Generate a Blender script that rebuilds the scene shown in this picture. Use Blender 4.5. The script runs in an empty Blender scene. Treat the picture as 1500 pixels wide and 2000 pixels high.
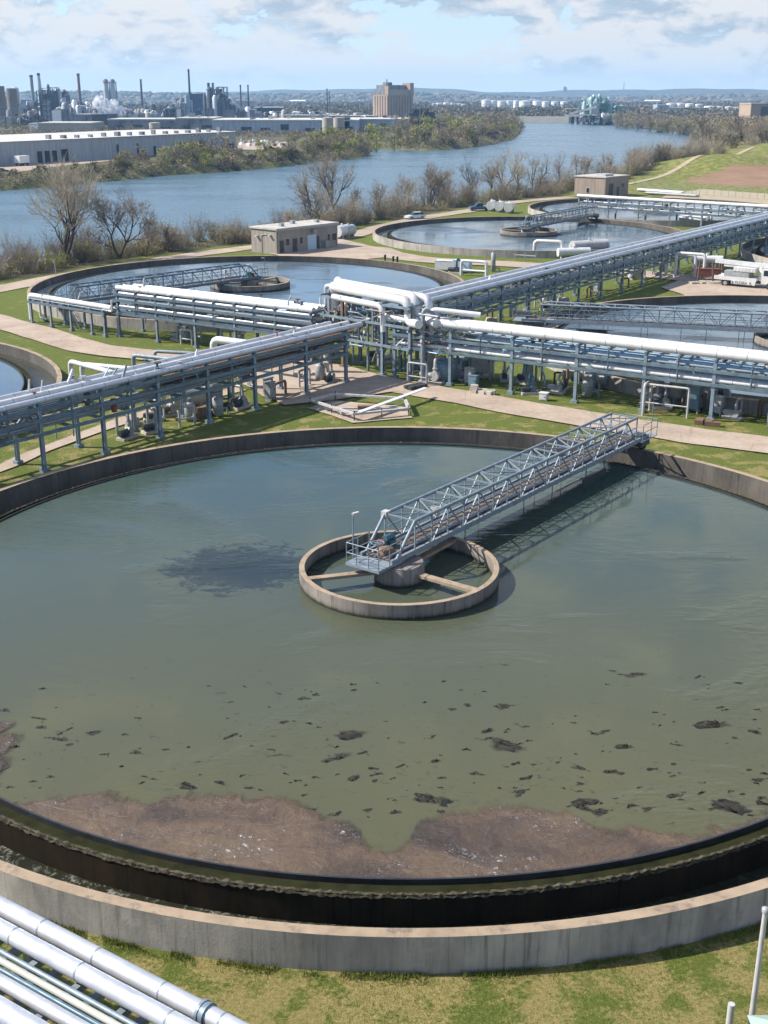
HAZE, SUN, SKY, CLOUD, EXPO = 1.0e-4, 5.0, .10, .51, 0.69
import bpy, math, random
import numpy as np
from mathutils import Vector, Matrix, noise
R = math.radians
rnd = random.Random(7)
scene = bpy.context.scene
COL = scene.collection
PI = math.pi

# ------------------------------------------------------------------ camera
F, TH, HC = 2300.0, R(19.47), 25.0
cd = bpy.data.cameras.new('camera'); cam = bpy.data.objects.new('camera', cd); COL.objects.link(cam)
cam.location = (0, 0, HC); cam.rotation_euler = (PI / 2 - TH, 0, 0)
cd.sensor_fit = 'VERTICAL'; cd.sensor_height = 24; cd.lens = 24 * F / 2000
cd.clip_start = 0.5; cd.clip_end = 30000
scene.camera = cam

def gp(px, py, z=0.0):
    """where the sight line through a survey pixel meets the level z"""
    u = (px - 750) / F; v = -(py - 1000) / F
    dx, dy, dz = u, math.cos(TH) + v * math.sin(TH), -math.sin(TH) + v * math.cos(TH)
    t = (z - HC) / dz
    return (dx * t, dy * t)

# ------------------------------------------------------------------ objects
def tag(o, label=None, cat=None, group=None, kind=None):
    if label: o['label'] = label
    if cat: o['category'] = cat
    if group: o['group'] = group
    if kind: o['kind'] = kind
    return o

def thing(name, label, cat, loc=(0, 0, 0), rz=0.0, group=None):
    o = bpy.data.objects.new(name, None); COL.objects.link(o)
    o.location = loc; o.rotation_euler = (0, 0, rz); o.empty_display_size = 0.3
    return tag(o, label, cat, group)

def kids(o):
    return [c for c in bpy.data.objects if c.parent == o]

KIDS = {}
def copy_tree(o, loc, rz=None, label=None, scale=None, group=None):
    def cp(src, par):
        c = src.copy(); COL.objects.link(c)
        if par is not None:
            c.parent = par
            KIDS.setdefault(par.name, []).append(c)
        for k in KIDS.get(src.name, []):
            cp(k, c)
        return c
    c = cp(o, None)
    c.location = loc
    if rz is not None: c.rotation_euler = (0, 0, rz)
    if label: c['label'] = label
    if group: c['group'] = group
    if scale is not None: c.scale = (scale, scale, scale) if not hasattr(scale, '__len__') else scale
    return c

class MB:
    """collects faces; org is subtracted so that meshes are local to their thing"""
    def __init__(s, org=(0, 0, 0)):
        s.v = []; s.f = []; s.m = []; s.sm = []; s.o = Vector(org); s.mi = 0
    def add(s, vs, fs, smooth=False):
        b = len(s.v)
        s.v.extend([(p[0] - s.o.x, p[1] - s.o.y, p[2] - s.o.z) for p in vs])
        s.f.extend([tuple(i + b for i in f) for f in fs])
        s.m.extend([s.mi] * len(fs)); s.sm.extend([smooth] * len(fs))
        return s
    def box(s, x0, y0, z0, x1, y1, z1):
        vs = [(x0, y0, z0), (x1, y0, z0), (x1, y1, z0), (x0, y1, z0), (x0, y0, z1), (x1, y0, z1), (x1, y1, z1), (x0, y1, z1)]
        return s.add(vs, [(0, 3, 2, 1), (4, 5, 6, 7), (0, 1, 5, 4), (1, 2, 6, 5), (2, 3, 7, 6), (3, 0, 4, 7)])
    def obox(s, c, d, L, W, z0, z1):
        """box centred at c (xy), long side along unit d, length L, width W"""
        dx, dy = d; nx, ny = -dy, dx
        ps = [(c[0] + a * dx * L / 2 + b * nx * W / 2, c[1] + a * dy * L / 2 + b * ny * W / 2) for a, b in ((-1, -1), (1, -1), (1, 1), (-1, 1))]
        return s.prism(ps, z0, z1)
    def prism(s, ps, z0, z1, top=None):
        n = len(ps); tp = top or ps
        vs = [(p[0], p[1], z0) for p in ps] + [(p[0], p[1], z1) for p in tp]
        return s.add(vs, [tuple(range(n - 1, -1, -1)), tuple(range(n, 2 * n))] + [(i, (i + 1) % n, n + (i + 1) % n, n + i) for i in range(n)])
    def bar(s, p, q, w, h=None):
        """rectangular bar from p to q"""
        h = h or w
        p, q = Vector(p), Vector(q); d = (q - p).normalized()
        up = Vector((0, 0, 1)) if abs(d.z) < .95 else Vector((1, 0, 0))
        a = d.cross(up).normalized() * w / 2; b = a.cross(d).normalized() * h / 2
        vs = [p - a - b, p + a - b, p + a + b, p - a + b, q - a - b, q + a - b, q + a + b, q - a + b]
        return s.add(vs, [(0, 3, 2, 1), (4, 5, 6, 7), (0, 1, 5, 4), (1, 2, 6, 5), (2, 3, 7, 6), (3, 0, 4, 7)])
    def ibeam(s, x, y, z0, z1, w, d=(1, 0)):
        """upright H-section"""
        t = w * .16
        dx, dy = d; nx, ny = -dy, dx
        for k in (-1, 1):
            s.obox((x + nx * k * (w / 2 - t / 2), y + ny * k * (w / 2 - t / 2)), d, w, t, z0, z1)
        s.obox((x, y), (nx, ny), w - 2 * t, t, z0, z1)
        return s
    def tube(s, pts, r, n=8, caps=True, r1=None, smooth=True):
        pts = [Vector(p) for p in pts]; m = len(pts)
        r1 = r if r1 is None else r1
        vs = []; fs = []; a = None
        for i, p in enumerate(pts):
            d = (pts[min(i + 1, m - 1)] - pts[max(i - 1, 0)]).normalized()
            if a is None:
                a = d.cross(Vector((0, 0, 1)) if abs(d.z) < .9 else Vector((1, 0, 0))).normalized()
            else:
                a = (a - d * a.dot(d)).normalized()
            b = d.cross(a); rr = r + (r1 - r) * i / max(1, m - 1)
            for k in range(n):
                t = 2 * PI * k / n
                vs.append(p + a * (rr * math.cos(t)) + b * (rr * math.sin(t)))
        for i in range(m - 1):
            for k in range(n):
                k2 = (k + 1) % n
                fs.append((i * n + k, i * n + k2, (i + 1) * n + k2, (i + 1) * n + k))
        s.add(vs, fs, smooth)
        if caps:
            s.add(vs[:n], [tuple(range(n - 1, -1, -1))]); s.add(vs[-n:], [tuple(range(n))])
        return s
    def pipe(s, pts, r, n=10, bend=None):
        """tube through pts with rounded elbows"""
        bend = bend or r * 2.2
        pts = [Vector(p) for p in pts]; out = [pts[0]]
        for i in range(1, len(pts) - 1):
            a = (pts[i - 1] - pts[i]); b = (pts[i + 1] - pts[i])
            k = min(bend, a.length * .45, b.length * .45)
            A = pts[i] + a.normalized() * k; B = pts[i] + b.normalized() * k
            for t in (0, .25, .5, .75, 1):
                out.append(A * (1 - t) ** 2 + pts[i] * (2 * t * (1 - t)) + B * t * t)
        out.append(pts[-1])
        return s.tube(out, r, n)
    def lathe(s, c, prof, n=24, smooth=True, capb=False, capt=True, a0=0.0):
        vs = []; fs = []; m = len(prof)
        for (r, z) in prof:
            for k in range(n):
                t = a0 + 2 * PI * k / n
                vs.append((c[0] + r * math.cos(t), c[1] + r * math.sin(t), z))
        for i in range(m - 1):
            for k in range(n):
                k2 = (k + 1) % n
                fs.append((i * n + k, i * n + k2, (i + 1) * n + k2, (i + 1) * n + k))
        s.add(vs, fs, smooth)
        if capt: s.add(vs[-n:], [tuple(range(n))])
        if capb: s.add(vs[:n], [tuple(range(n - 1, -1, -1))])
        return s
    def ring(s, c, r0, r1, z0, z1, n=96, top_mi=None):
        """closed ring wall between radii r0 < r1"""
        for (prof, mi) in (([(r1, z0), (r1, z1)], None), ([(r1, z1), (r0, z1)], top_mi), ([(r0, z1), (r0, z0)], None), ([(r0, z0), (r1, z0)], None)):
            old = s.mi
            if mi is not None: s.mi = mi
            s.lathe(c, prof, n, smooth=prof[0][1] != prof[1][1], capt=False)
            s.mi = old
        return s
    def build(s, name, mats, parent=None, label=None, loc=None):
        me = bpy.data.meshes.new(name)
        me.from_pydata(s.v, [], s.f)
        if not isinstance(mats, (list, tuple)): mats = [mats]
        for m in mats: me.materials.append(m)
        me.polygons.foreach_set('material_index', s.m)
        me.polygons.foreach_set('use_smooth', s.sm)
        me.update()
        o = bpy.data.objects.new(name, me); COL.objects.link(o)
        if parent is not None:
            o.parent = parent
            KIDS.setdefault(parent.name, []).append(o)
        if loc is not None: o.location = loc
        if label: o['label'] = label
        return o

# ------------------------------------------------------------------ materials
class NT:
    def __init__(s, name):
        s.mat = bpy.data.materials.new(name); s.mat.use_nodes = True
        s.t = s.mat.node_tree; s.t.nodes.clear()
        s.out = s.t.nodes.new('ShaderNodeOutputMaterial')
    def n(s, kind, **kw):
        nd = s.t.nodes.new(kind)
        for k, v in kw.items():
            key = k.replace('_', ' ') if k[0].isupper() else k
            if k[0].isupper() or k[0].isdigit():
                s.put(nd.inputs[key], v)
            else:
                setattr(nd, k, v)
        return nd
    def put(s, sock, v):
        if isinstance(v, bpy.types.NodeSocket): s.t.links.new(v, sock)
        elif hasattr(v, '__len__') and len(v) == 3 and sock.type == 'RGBA': sock.default_value = (*v, 1)
        else: sock.default_value = v
    def math(s, op, a, b=0.0, clamp=False):
        nd = s.t.nodes.new('ShaderNodeMath'); nd.operation = op; nd.use_clamp = clamp
        s.put(nd.inputs[0], a); s.put(nd.inputs[1], b); return nd.outputs[0]
    def coord(s, kind='Object'):
        return s.n('ShaderNodeTexCoord').outputs[kind]
    def mapping(s, vec, scale=(1, 1, 1), loc=(0, 0, 0), rot=(0, 0, 0)):
        nd = s.n('ShaderNodeMapping', Vector=vec); nd.inputs['Scale'].default_value = scale
        nd.inputs['Location'].default_value = loc; nd.inputs['Rotation'].default_value = rot
        return nd.outputs[0]
    def noise(s, vec, scale, detail=4.0, rough=.55, dist=0.0):
        return s.n('ShaderNodeTexNoise', Vector=vec, Scale=scale, Detail=detail, Roughness=rough, Distortion=dist).outputs['Fac']
    def ramp(s, fac, stops, interp='LINEAR'):
        nd = s.n('ShaderNodeValToRGB', Fac=fac); cr = nd.color_ramp; cr.interpolation = interp
        while len(cr.elements) > 1: cr.elements.remove(cr.elements[-1])
        for i, (p, c) in enumerate(stops):
            e = cr.elements[0] if i == 0 else cr.elements.new(p)
            e.position = p
            c = (c, c, c) if not hasattr(c, '__len__') else c
            e.color = (*c[:3], 1)
        return nd.outputs['Color']
    def mix(s, fac, a, b, blend='MIX'):
        nd = s.n('ShaderNodeMix', data_type='RGBA', blend_type=blend)
        s.put(nd.inputs[0], fac); s.put(nd.inputs[6], a); s.put(nd.inputs[7], b)
        return nd.outputs[2]
    def bump(s, h, dist=.02, strength=1.0):
        return s.n('ShaderNodeBump', Height=h, Distance=dist, Strength=strength).outputs[0]
    def pbr(s, color, rough=.6, metal=0.0, normal=None, ior=None, spec=None):
        b = s.n('ShaderNodeBsdfPrincipled')
        s.put(b.inputs['Base Color'], color); s.put(b.inputs['Roughness'], rough); s.put(b.inputs['Metallic'], metal)
        if normal is not None: s.put(b.inputs['Normal'], normal)
        if ior is not None: s.put(b.inputs['IOR'], ior)
        if spec is not None: s.put(b.inputs['Specular IOR Level'], spec)
        s.t.links.new(b.outputs[0], s.out.inputs['Surface'])
        return s.mat

def paint(name, c, rough=.5, metal=0.0, var=.25, scale=1.5, bump=0.0, dirt=None, spec=None):
    """a plain painted / metal / mineral surface with worn variation"""
    t = NT(name); co = t.coord('Object')
    f = t.noise(co, scale, 5, .6)
    d = tuple(x * (1 - var) for x in c); l = tuple(min(1, x * (1 + var * .6)) for x in c)
    col = t.ramp(f, [(.25, d), (.5, c), (.75, l)])
    if dirt is not None:
        g = t.noise(t.mapping(co, (.7, .7, .25)), scale * 2.1, 6, .7)
        col = t.mix(t.ramp(g, [(.52, 0), (.7, 1)]), col, dirt)
    rr = t.ramp(t.noise(co, scale * 3, 3), [(.3, max(.02, rough - .12)), (.7, min(1, rough + .12))])
    nm = t.bump(t.noise(co, scale * 8, 5), bump) if bump else None
    return t.pbr(col, rr, metal, nm, spec=spec)

def concrete_wall(name, base, stain, radius, tide=None):
    """cast ring wall: streaks that run down, pour joints, dark damp band low down"""
    t = NT(name); co = t.coord('Object')
    sx = t.n('ShaderNodeSeparateXYZ', Vector=co)
    ang = t.math('MULTIPLY', t.math('ARCTAN2', sx.outputs[1], sx.outputs[0]), radius)
    uv = t.n('ShaderNodeCombineXYZ', X=ang, Y=0.0, Z=sx.outputs[2]).outputs[0]
    s1 = t.noise(t.mapping(uv, (.55, 1, .16)), 1.0, 6, .68)
    s2 = t.noise(t.mapping(uv, (5, 1, .35)), 1.0, 5, .7)
    s3 = t.noise(uv, .22, 4, .6)
    f = t.math('ADD', t.math('MULTIPLY', s1, .6), t.math('ADD', t.math('MULTIPLY', s2, .18), t.math('MULTIPLY', s3, .37)))
    col = t.ramp(f, [(.40, stain), (.53, tuple((a + b) / 2 for a, b in zip(base, stain))), (.66, base), (.8, tuple(min(1, x * 1.25) for x in base))])
    spots = t.noise(uv, 2.6, 5, .7)
    col = t.mix(t.ramp(spots, [(.62, 0), (.75, .5)]), col, tuple(x * .45 for x in stain))
    drip = t.noise(t.mapping(uv, (3.2, 1, .16), (7, 0, 3)), 1.0, 4, .6)
    col = t.mix(t.ramp(drip, [(.56, 0), (.66, .6)]), col, tuple(x * .5 for x in stain))
    col = t.mix(t.ramp(t.noise(uv, .5, 5, .65), [(.58, 0), (.66, .35)]), col, tuple(min(1, x * 1.2) for x in base))
    joint = t.math('PINGPONG', ang, 1.85)
    col = t.mix(t.ramp(joint, [(0, .4), (.025, 0)]), col, tuple(x * .45 for x in stain))
    if tide is not None:      # dark wet tide mark just above the water
        zz = t.math('ADD', sx.outputs[2], t.math('MULTIPLY', t.math('SUBTRACT', s2, .5), .35))
        col = t.mix(t.ramp(t.math('SUBTRACT', zz, tide), [(0, 1), (.10, .95), (.22, .25), (.4, 0)]), col, (.022, .020, .013))
    nm = t.bump(t.noise(uv, 9, 6, .7), .012)
    return t.pbr(col, .88, 0, nm, spec=.12 if base[0] < .1 else .4)

M = {}
M['wall'] = concrete_wall('stained_concrete', (.42, .385, .335), (.14, .132, .125), 29)
M['wall_wet'] = concrete_wall('wet_inner_concrete', (.13, .115, .095), (.035, .032, .028), 28.6)
M['well'] = concrete_wall('well_concrete', (.27, .235, .20), (.085, .075, .065), 5.3, .69)
M['cope'] = paint('concrete_coping', (.31, .232, .155), .88, 0, .3, 1.2, .006, (.14, .115, .09))
M['slime_shade'] = concrete_wall('slimy_shaded_concrete', (.030, .021, .010), (.003, .003, .0025), 26)  # slime colour darkened further to stand in for shade in the channel
M['algae'] = paint('algae_trough', (.034, .032, .010), .9, 0, .6, 3.0, .02, (.012, .012, .006), .08)
M['weir'] = paint('weir_plate', (.035, .037, .04), .45, .3, .5, 2.0)
M['barnacle'] = paint('crusted_weir', (.085, .075, .05), .9, 0, .9, 5.0, .03, (.010, .009, .007), .1)
M['galv'] = paint('galvanised_steel', (.215, .255, .285), .6, .2, .3, 2.0)
M['steel'] = paint('dull_blue_steel', (.12, .165, .20), .5, .2, .3, 2.0)
M['beam'] = paint('dull_blue_beam', (.125, .18, .215), .5, .1, .35, 1.2, 0, (.10, .10, .09))
M['blue'] = paint('blue_grey_steel', (.21, .275, .32), .45, .15, .3, 1.2, 0, (.12, .14, .15))
M['dkblue'] = paint('dark_blue_steel', (.10, .17, .23), .45, .1, .3, 1.2)
M['alu'] = paint('aluminium_cladding', (.56, .57, .60), .44, .45, .2, .9, 0, (.5, .5, .5))
M['white'] = paint('white_pipe_cladding', (.62, .615, .60), .42, .1, .14, .8, 0, (.55, .52, .48))
M['bluepipe'] = paint('pale_blue_pipe', (.24, .39, .52), .4, .2, .2, 1.0)
M['cream'] = paint('cream_conduit', (.46, .455, .39), .5, 0, .15, 1.0)
M['grey'] = paint('grey_machine_paint', (.30, .31, .31), .5, .1, .35, 2.0)
M['dark'] = paint('dark_machine_paint', (.045, .05, .055), .55, .1, .4, 2.0)
M['teal'] = paint('teal_machine_paint', (.05, .14, .17), .45, .1, .3, 2.0)
M['red'] = paint('rusty_red_paint', (.17, .05, .035), .6, 0, .4, 2.0)
M['rust'] = paint('rusty_brown_steel', (.19, .12, .075), .8, .1, .4, 2.5)
M['wood'] = paint('weathered_deck', (.14, .115, .095), .85, 0, .45, 3.0, .01)
M['offwhite'] = paint('offwhite_paint', (.44, .43, .41), .5, 0, .2, 1.5, 0, (.26, .24, .21))
M['yellowgrn'] = paint('yellow_green_bin', (.40, .42, .12), .5, 0, .2, 1.5)
M['bluebin'] = paint('blue_vessel', (.17, .26, .31), .45, .1, .25, 1.5)
M['tyre'] = paint('tyre_rubber', (.02, .02, .02), .8, 0, .3, 3.0)
M['glass'] = paint('dark_glass', (.02, .03, .04), .08, 0, .2, 1.0)
M['greenbox'] = paint('pale_green_enamel', (.30, .38, .33), .4, 0, .12, 1.0)
M['block'] = paint('concrete_block', (.42, .38, .32), .9, 0, .25, 2.0, .01)

def clad(name, c, rib=.3, rough=.6, dirt=(.3, .27, .24)):
    """ribbed sheet wall: ribs by angle-free object x+y"""
    t = NT(name); co = t.coord('Object')
    sx = t.n('ShaderNodeSeparateXYZ', Vector=co)
    u = t.math('ADD', t.math('MULTIPLY', sx.outputs[0], .8), t.math('MULTIPLY', sx.outputs[1], .6))
    w = t.math('PINGPONG', u, rib)
    w = t.math('DIVIDE', w, rib)
    nz = t.noise(t.mapping(co, (.6, .6, .12)), 1.1, 5, .65)
    col = t.ramp(nz, [(.3, tuple(x * .72 for x in c)), (.55, c), (.8, tuple(min(1, x * 1.12) for x in c))])
    col = t.mix(t.ramp(w, [(0, .35), (.18, 0)]), col, tuple(x * .5 for x in c))
    nm = t.bump(w, .03)
    return t.pbr(col, rough, 0, nm)
M['bldwall'] = clad('beige_block_wall', (.30, .26, .22), .3)
M['bldwall_tan'] = clad('tan_block_wall', (.29, .225, .18), .3)
M['roof'] = paint('pale_roof', (.44, .41, .365), .8, 0, .2, .4, 0, (.33, .29, .25))
M['warewall'] = clad('grey_sheet_wall', (.36, .38, .40), 2.5)
M['warewall_blue'] = clad('blue_grey_sheet_wall', (.35, .41, .47), 3.0)
M['wareroof'] = paint('white_roof', (.52, .50, .45), .8, 0, .18, .05, 0, (.40, .37, .32))

def make_grass():
    t = NT('grass_ground'); co = t.coord('Object')
    at = t.n('ShaderNodeAttribute', attribute_name='zone').outputs['Color']
    sep = t.n('ShaderNodeSeparateColor', Color=at)
    big = t.noise(co, .09, 5, .6); mid = t.noise(co, .55, 6, .65, .4); fine = t.noise(co, 6.5, 6, .75); vfine = t.noise(co, 26, 4, .7)
    grn = t.ramp(fine, [(.25, (.052, .078, .014)), (.5, (.14, .172, .030)), (.75, (.25, .27, .065))])
    dry = t.ramp(fine, [(.25, (.16, .13, .04)), (.5, (.34, .28, .10)), (.75, (.50, .41, .18))])
    f = t.math('ADD', t.math('MULTIPLY', mid, 1.15), t.math('MULTIPLY', big, .12))
    f = t.math('ADD', f, t.math('MULTIPLY', t.math('SUBTRACT', fine, .5), .35))
    f = t.math('ADD', f, sep.outputs[0])          # zone red: how dry
    col = t.mix(t.ramp(f, [(.60, 0), (.72, 1)]), grn, dry)
    soil = t.ramp(mid, [(.3, (.22, .14, .09)), (.7, (.36, .24, .16))])
    bare = t.ramp(t.noise(co, .8, 5, .7), [(.66, 0), (.76, .7)])
    col = t.mix(bare, col, soil)
    red = t.ramp(t.noise(co, .15, 6, .7), [(.3, (.27, .155, .10)), (.7, (.38, .235, .155))])
    col = t.mix(sep.outputs[1], col, red)         # zone green: bare red soil
    scrub = t.ramp(t.noise(co, .035, 7, .75), [(.3, (.045, .043, .028)), (.5, (.10, .088, .05)), (.62, (.14, .12, .07)), (.75, (.085, .10, .03))])
    col = t.mix(sep.outputs[2], col, scrub)       # zone blue: rough scrub and mud
    col = t.mix(t.ramp(vfine, [(.3, .6), (.58, 0)]), col, (.045, .055, .012), 'MIX')
    nm = t.bump(t.math('ADD', fine, t.math('MULTIPLY', vfine, .6)), .09)
    return t.pbr(col, .9, 0, nm, spec=.2)
M['ground'] = make_grass()

def make_road():
    t = NT('pale_concrete_road'); co = t.coord('Object')
    a = t.noise(co, .25, 6, .65); b = t.noise(co, 3.0, 6, .75); c = t.noise(t.mapping(co, (1, 1, 1)), .9, 5, .7, 1.0)
    col = t.ramp(t.math('ADD', t.math('MULTIPLY', a, .6), t.math('MULTIPLY', b, .4)), [(.34, (.25, .19, .14)), (.5, (.36, .28, .21)), (.66, (.44, .355, .28))])
    col = t.mix(t.ramp(c, [(.60, 0), (.74, .55)]), col, (.18, .135, .10))
    crack = t.n('ShaderNodeTexVoronoi', Vector=t.mapping(co, (1, 1, 1)), Scale=.22, feature='DISTANCE_TO_EDGE').outputs['Distance']
    col = t.mix(t.ramp(crack, [(0, .5), (.012, 0)]), col, (.17, .13, .10))
    return t.pbr(col, .9, 0, t.bump(b, .01))
M['road'] = make_road()
M['dirtroad'] = paint('worn_track', (.36, .29, .19), .95, 0, .25, .5, .01, (.2, .2, .07))

def make_river():
    t = NT('river_water'); co = t.coord('Object')
    w1 = t.noise(t.mapping(co, (1, 1.6, 1), rot=(0, 0, .5)), .55, 5, .65)
    w2 = t.noise(t.mapping(co, (.5, 1, 1), rot=(0, 0, .3)), .05, 4, .6)
    col = t.ramp(w2, [(.3, (.070, .125, .155)), (.7, (.095, .155, .19))])
    nm = t.bump(t.math('ADD', w1, t.math('MULTIPLY', w2, 2)), .45, .7)
    return t.pbr(col, t.ramp(w2, [(.35, .14), (.65, .3)]), 0, nm, ior=1.33)
M['river'] = make_river()

def make_tank_water(name, murk, deep, main):
    t = NT(name); co = t.coord('Object')
    big = t.noise(co, .05, 5, .55, .6); med = t.noise(co, .28, 6, .6, .8)
    col = t.ramp(t.math('ADD', t.math('MULTIPLY', big, .7), t.math('MULTIPLY', med, .3)), [(.33, deep), (.6, murk)])
    if main:
        sx = t.n('ShaderNodeSeparateXYZ', Vector=co)
        # floating murk: more olive towards the outlet side, a dark cloud of sludge beside the feed well, faint specks
        g = t.math('MULTIPLY', t.math('ADD', sx.outputs[1], 20.0), .022, True)
        col = t.mix(g, (.084, .084, .044), col)
        def blob(x, y, rx, ry):
            a = t.math('DIVIDE', t.math('SUBTRACT', sx.outputs[0], x), rx); b = t.math('DIVIDE', t.math('SUBTRACT', sx.outputs[1], y), ry)
            return t.math('SUBTRACT', 1.0, t.math('SQRT', t.math('ADD', t.math('MULTIPLY', a, a), t.math('MULTIPLY', b, b))), True)
        d = blob(-8.6, 1.6, 6.6, 5.6)
        ds = t.noise(t.mapping(co, (1, 1.5, 1), rot=(0, 0, .3)), 1.05, 9, .72, 1.0)
        msk = t.math('MULTIPLY', t.ramp(t.math('ADD', t.math('MULTIPLY', d, .55), t.math('MULTIPLY', ds, 1.0)), [(.70, 0), (.755, .8), (.9, 1)]), t.math('MULTIPLY', d, 3.2, True)); msk = t.math('MULTIPLY', msk, .75)
        col = t.mix(msk, col, (.008, .014, .018))
        sp = t.noise(t.mapping(co, (1, 1.5, 1), rot=(0, 0, .35)), 2.4, 6, .68, .9)
        near = t.math('MULTIPLY', t.math('SUBTRACT', -2.0, sx.outputs[1]), .07, True)
        col = t.mix(t.math('MULTIPLY', t.ramp(sp, [(.60, 0), (.70, .7)]), near), col, (.018, .017, .012))
    r1 = t.noise(t.mapping(co, (1, 2.6, 1), rot=(0, 0, -.35)), .9, 4, .6)
    r2 = t.noise(t.mapping(co, (1, 1.8, 1), rot=(0, 0, .6)), 3.2, 3, .5)
    calm = t.ramp(t.noise(t.mapping(co, (1, 1.7, 1), rot=(0, 0, .25)), .075, 4, .55, .6), [(.42, .04), (.54, .3), (.64, 1.3)])
    h = t.math('MULTIPLY', t.math('ADD', r1, t.math('MULTIPLY', r2, .3)), calm)
    return t.pbr(col, .06, 0, t.bump(h, .09, .6), ior=1.33)
M['water_main'] = make_tank_water('murky_tank_water', (.042, .070, .059), (.019, .052, .057), True)
M['water_blue'] = make_tank_water('settled_tank_water', (.085, .125, .15), (.060, .098, .125), False)

def make_channel():
    t = NT('channel_water'); co = t.coord('Object')
    sx = t.n('ShaderNodeSeparateXYZ', Vector=co)
    rad = t.math('SQRT', t.math('ADD', t.math('MULTIPLY', sx.outputs[0], sx.outputs[0]), t.math('MULTIPLY', sx.outputs[1], sx.outputs[1])))
    n = t.noise(co, 2.2, 7, .78, .6); b = t.noise(co, .16, 3, .5)
    edge = t.math('MULTIPLY', t.math('SUBTRACT', rad, 27.0), .6, True)
    f = t.math('ADD', t.math('MULTIPLY', n, .75), t.math('ADD', t.math('MULTIPLY', edge, .22), t.math('MULTIPLY', b, .25)))
    foam = t.math('MULTIPLY', t.ramp(f, [(.50, 0), (.62, 1)]), t.ramp(t.math('MULTIPLY', sx.outputs[0], -.05), [(.0, .12), (.5, 1)]))
    col = t.mix(foam, (.020, .022, .012), (.34, .33, .29))
    return t.pbr(col, t.ramp(foam, [(0, .12), (1, .8)]), 0, t.bump(n, .06), ior=1.33)
M['channel'] = make_channel()
M['trough'] = paint('trough_water', (.020, .021, .007), .9, 0, .6, 1.4, .01, (.010, .010, .005), .1)

def film(t, col, rough, nm, lo, hi, scale):
    """floating film that thins out into the water towards its rim (attribute edge) in a ragged way"""
    e = t.n('ShaderNodeAttribute', attribute_name='edge').outputs['Fac']
    n = t.noise(t.coord('Object'), scale, 8, .75, .6)
    a = t.ramp(t.math('ADD', t.math('MULTIPLY', e, .62), t.math('MULTIPLY', n, .55)), [(lo, 0), (hi, 1)])
    b = t.n('ShaderNodeBsdfPrincipled')
    t.put(b.inputs['Base Color'], col); t.put(b.inputs['Roughness'], rough); t.put(b.inputs['Normal'], nm); t.put(b.inputs['Alpha'], a); t.put(b.inputs['Specular IOR Level'], .35)
    t.t.links.new(b.outputs[0], t.out.inputs['Surface'])
    return t.mat
def make_scum():
    t = NT('floating_scum'); co = t.coord('Object')
    w = t.n('ShaderNodeTexNoise', Vector=co, Scale=.16, Detail=3.0).outputs['Color']
    wc = t.n('ShaderNodeMix', data_type='VECTOR'); t.put(wc.inputs[0], .5); t.put(wc.inputs[4], co); t.put(wc.inputs[5], w)
    wv = t.n('ShaderNodeVectorMath', operation='MULTIPLY_ADD'); t.put(wv.inputs[0], w); wv.inputs[1].default_value = (5, 5, 0); t.put(wv.inputs[2], co); wv = wv.outputs[0]
    a = t.noise(t.mapping(wv, (1, 2.2, 1)), .12, 5, .5, .5); b = t.noise(co, 2.4, 8, .78, .5); c = t.noise(t.mapping(wv, (1, 2.6, 1), rot=(0, 0, .15)), .6, 6, .62, 1.2)
    col = t.ramp(a, [(.36, (.042, .031, .023)), (.46, (.068, .046, .031)), (.53, (.116, .077, .047)), (.70, (.14, .096, .058))])
    col = t.mix(t.ramp(c, [(.40, .15), (.48, 0)]), col, (.032, .023, .02))
    col = t.mix(t.ramp(b, [(.28, .5), (.46, 0)]), col, (.03, .022, .018))
    col = t.mix(t.ramp(b, [(.62, 0), (.78, .4)]), col, (.15, .11, .08))
    fl = t.noise(co, 6.5, 6, .82, 1.0); fm = t.noise(t.mapping(wv, (1, 2.2, 1)), .30, 3, .5)
    foam = t.math('MULTIPLY', t.ramp(fl, [(.54, 0), (.60, 1)]), t.ramp(fm, [(.53, 0), (.60, 1)]))
    col = t.mix(t.math('MULTIPLY', foam, .9), col, (.72, .68, .64))
    cr = t.ramp(t.math('ABSOLUTE', t.math('SUBTRACT', c, .52)), [(0, .4), (.008, 0)])
    col = t.mix(cr, col, (.035, .026, .022))
    h = t.math('ADD', t.math('MULTIPLY', b, .6), t.math('ADD', t.math('MULTIPLY', c, .9), t.math('MULTIPLY', foam, .5)))
    return film(t, col, t.ramp(c, [(.4, .22), (.6, .6)]), t.bump(h, .12), .40, .56, .9)
M['scum'] = make_scum()
def make_sludge(name, c0, c1, c2):
    t = NT(name); co = t.coord('Object'); n = t.noise(co, 7.0, 7, .75, .5)
    col = t.ramp(n, [(.3, c0), (.52, c1), (.75, c2)])
    return film(t, col, .5, t.bump(n, .04), .36, .95, 5.0)
M['sludge'] = make_sludge('sludge_clump', (.020, .017, .012), (.042, .034, .022), (.075, .058, .036))
M['sludge_dark'] = make_sludge('dark_sludge_clump', (.018, .017, .012), (.036, .031, .021), (.06, .05, .033))

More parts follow.
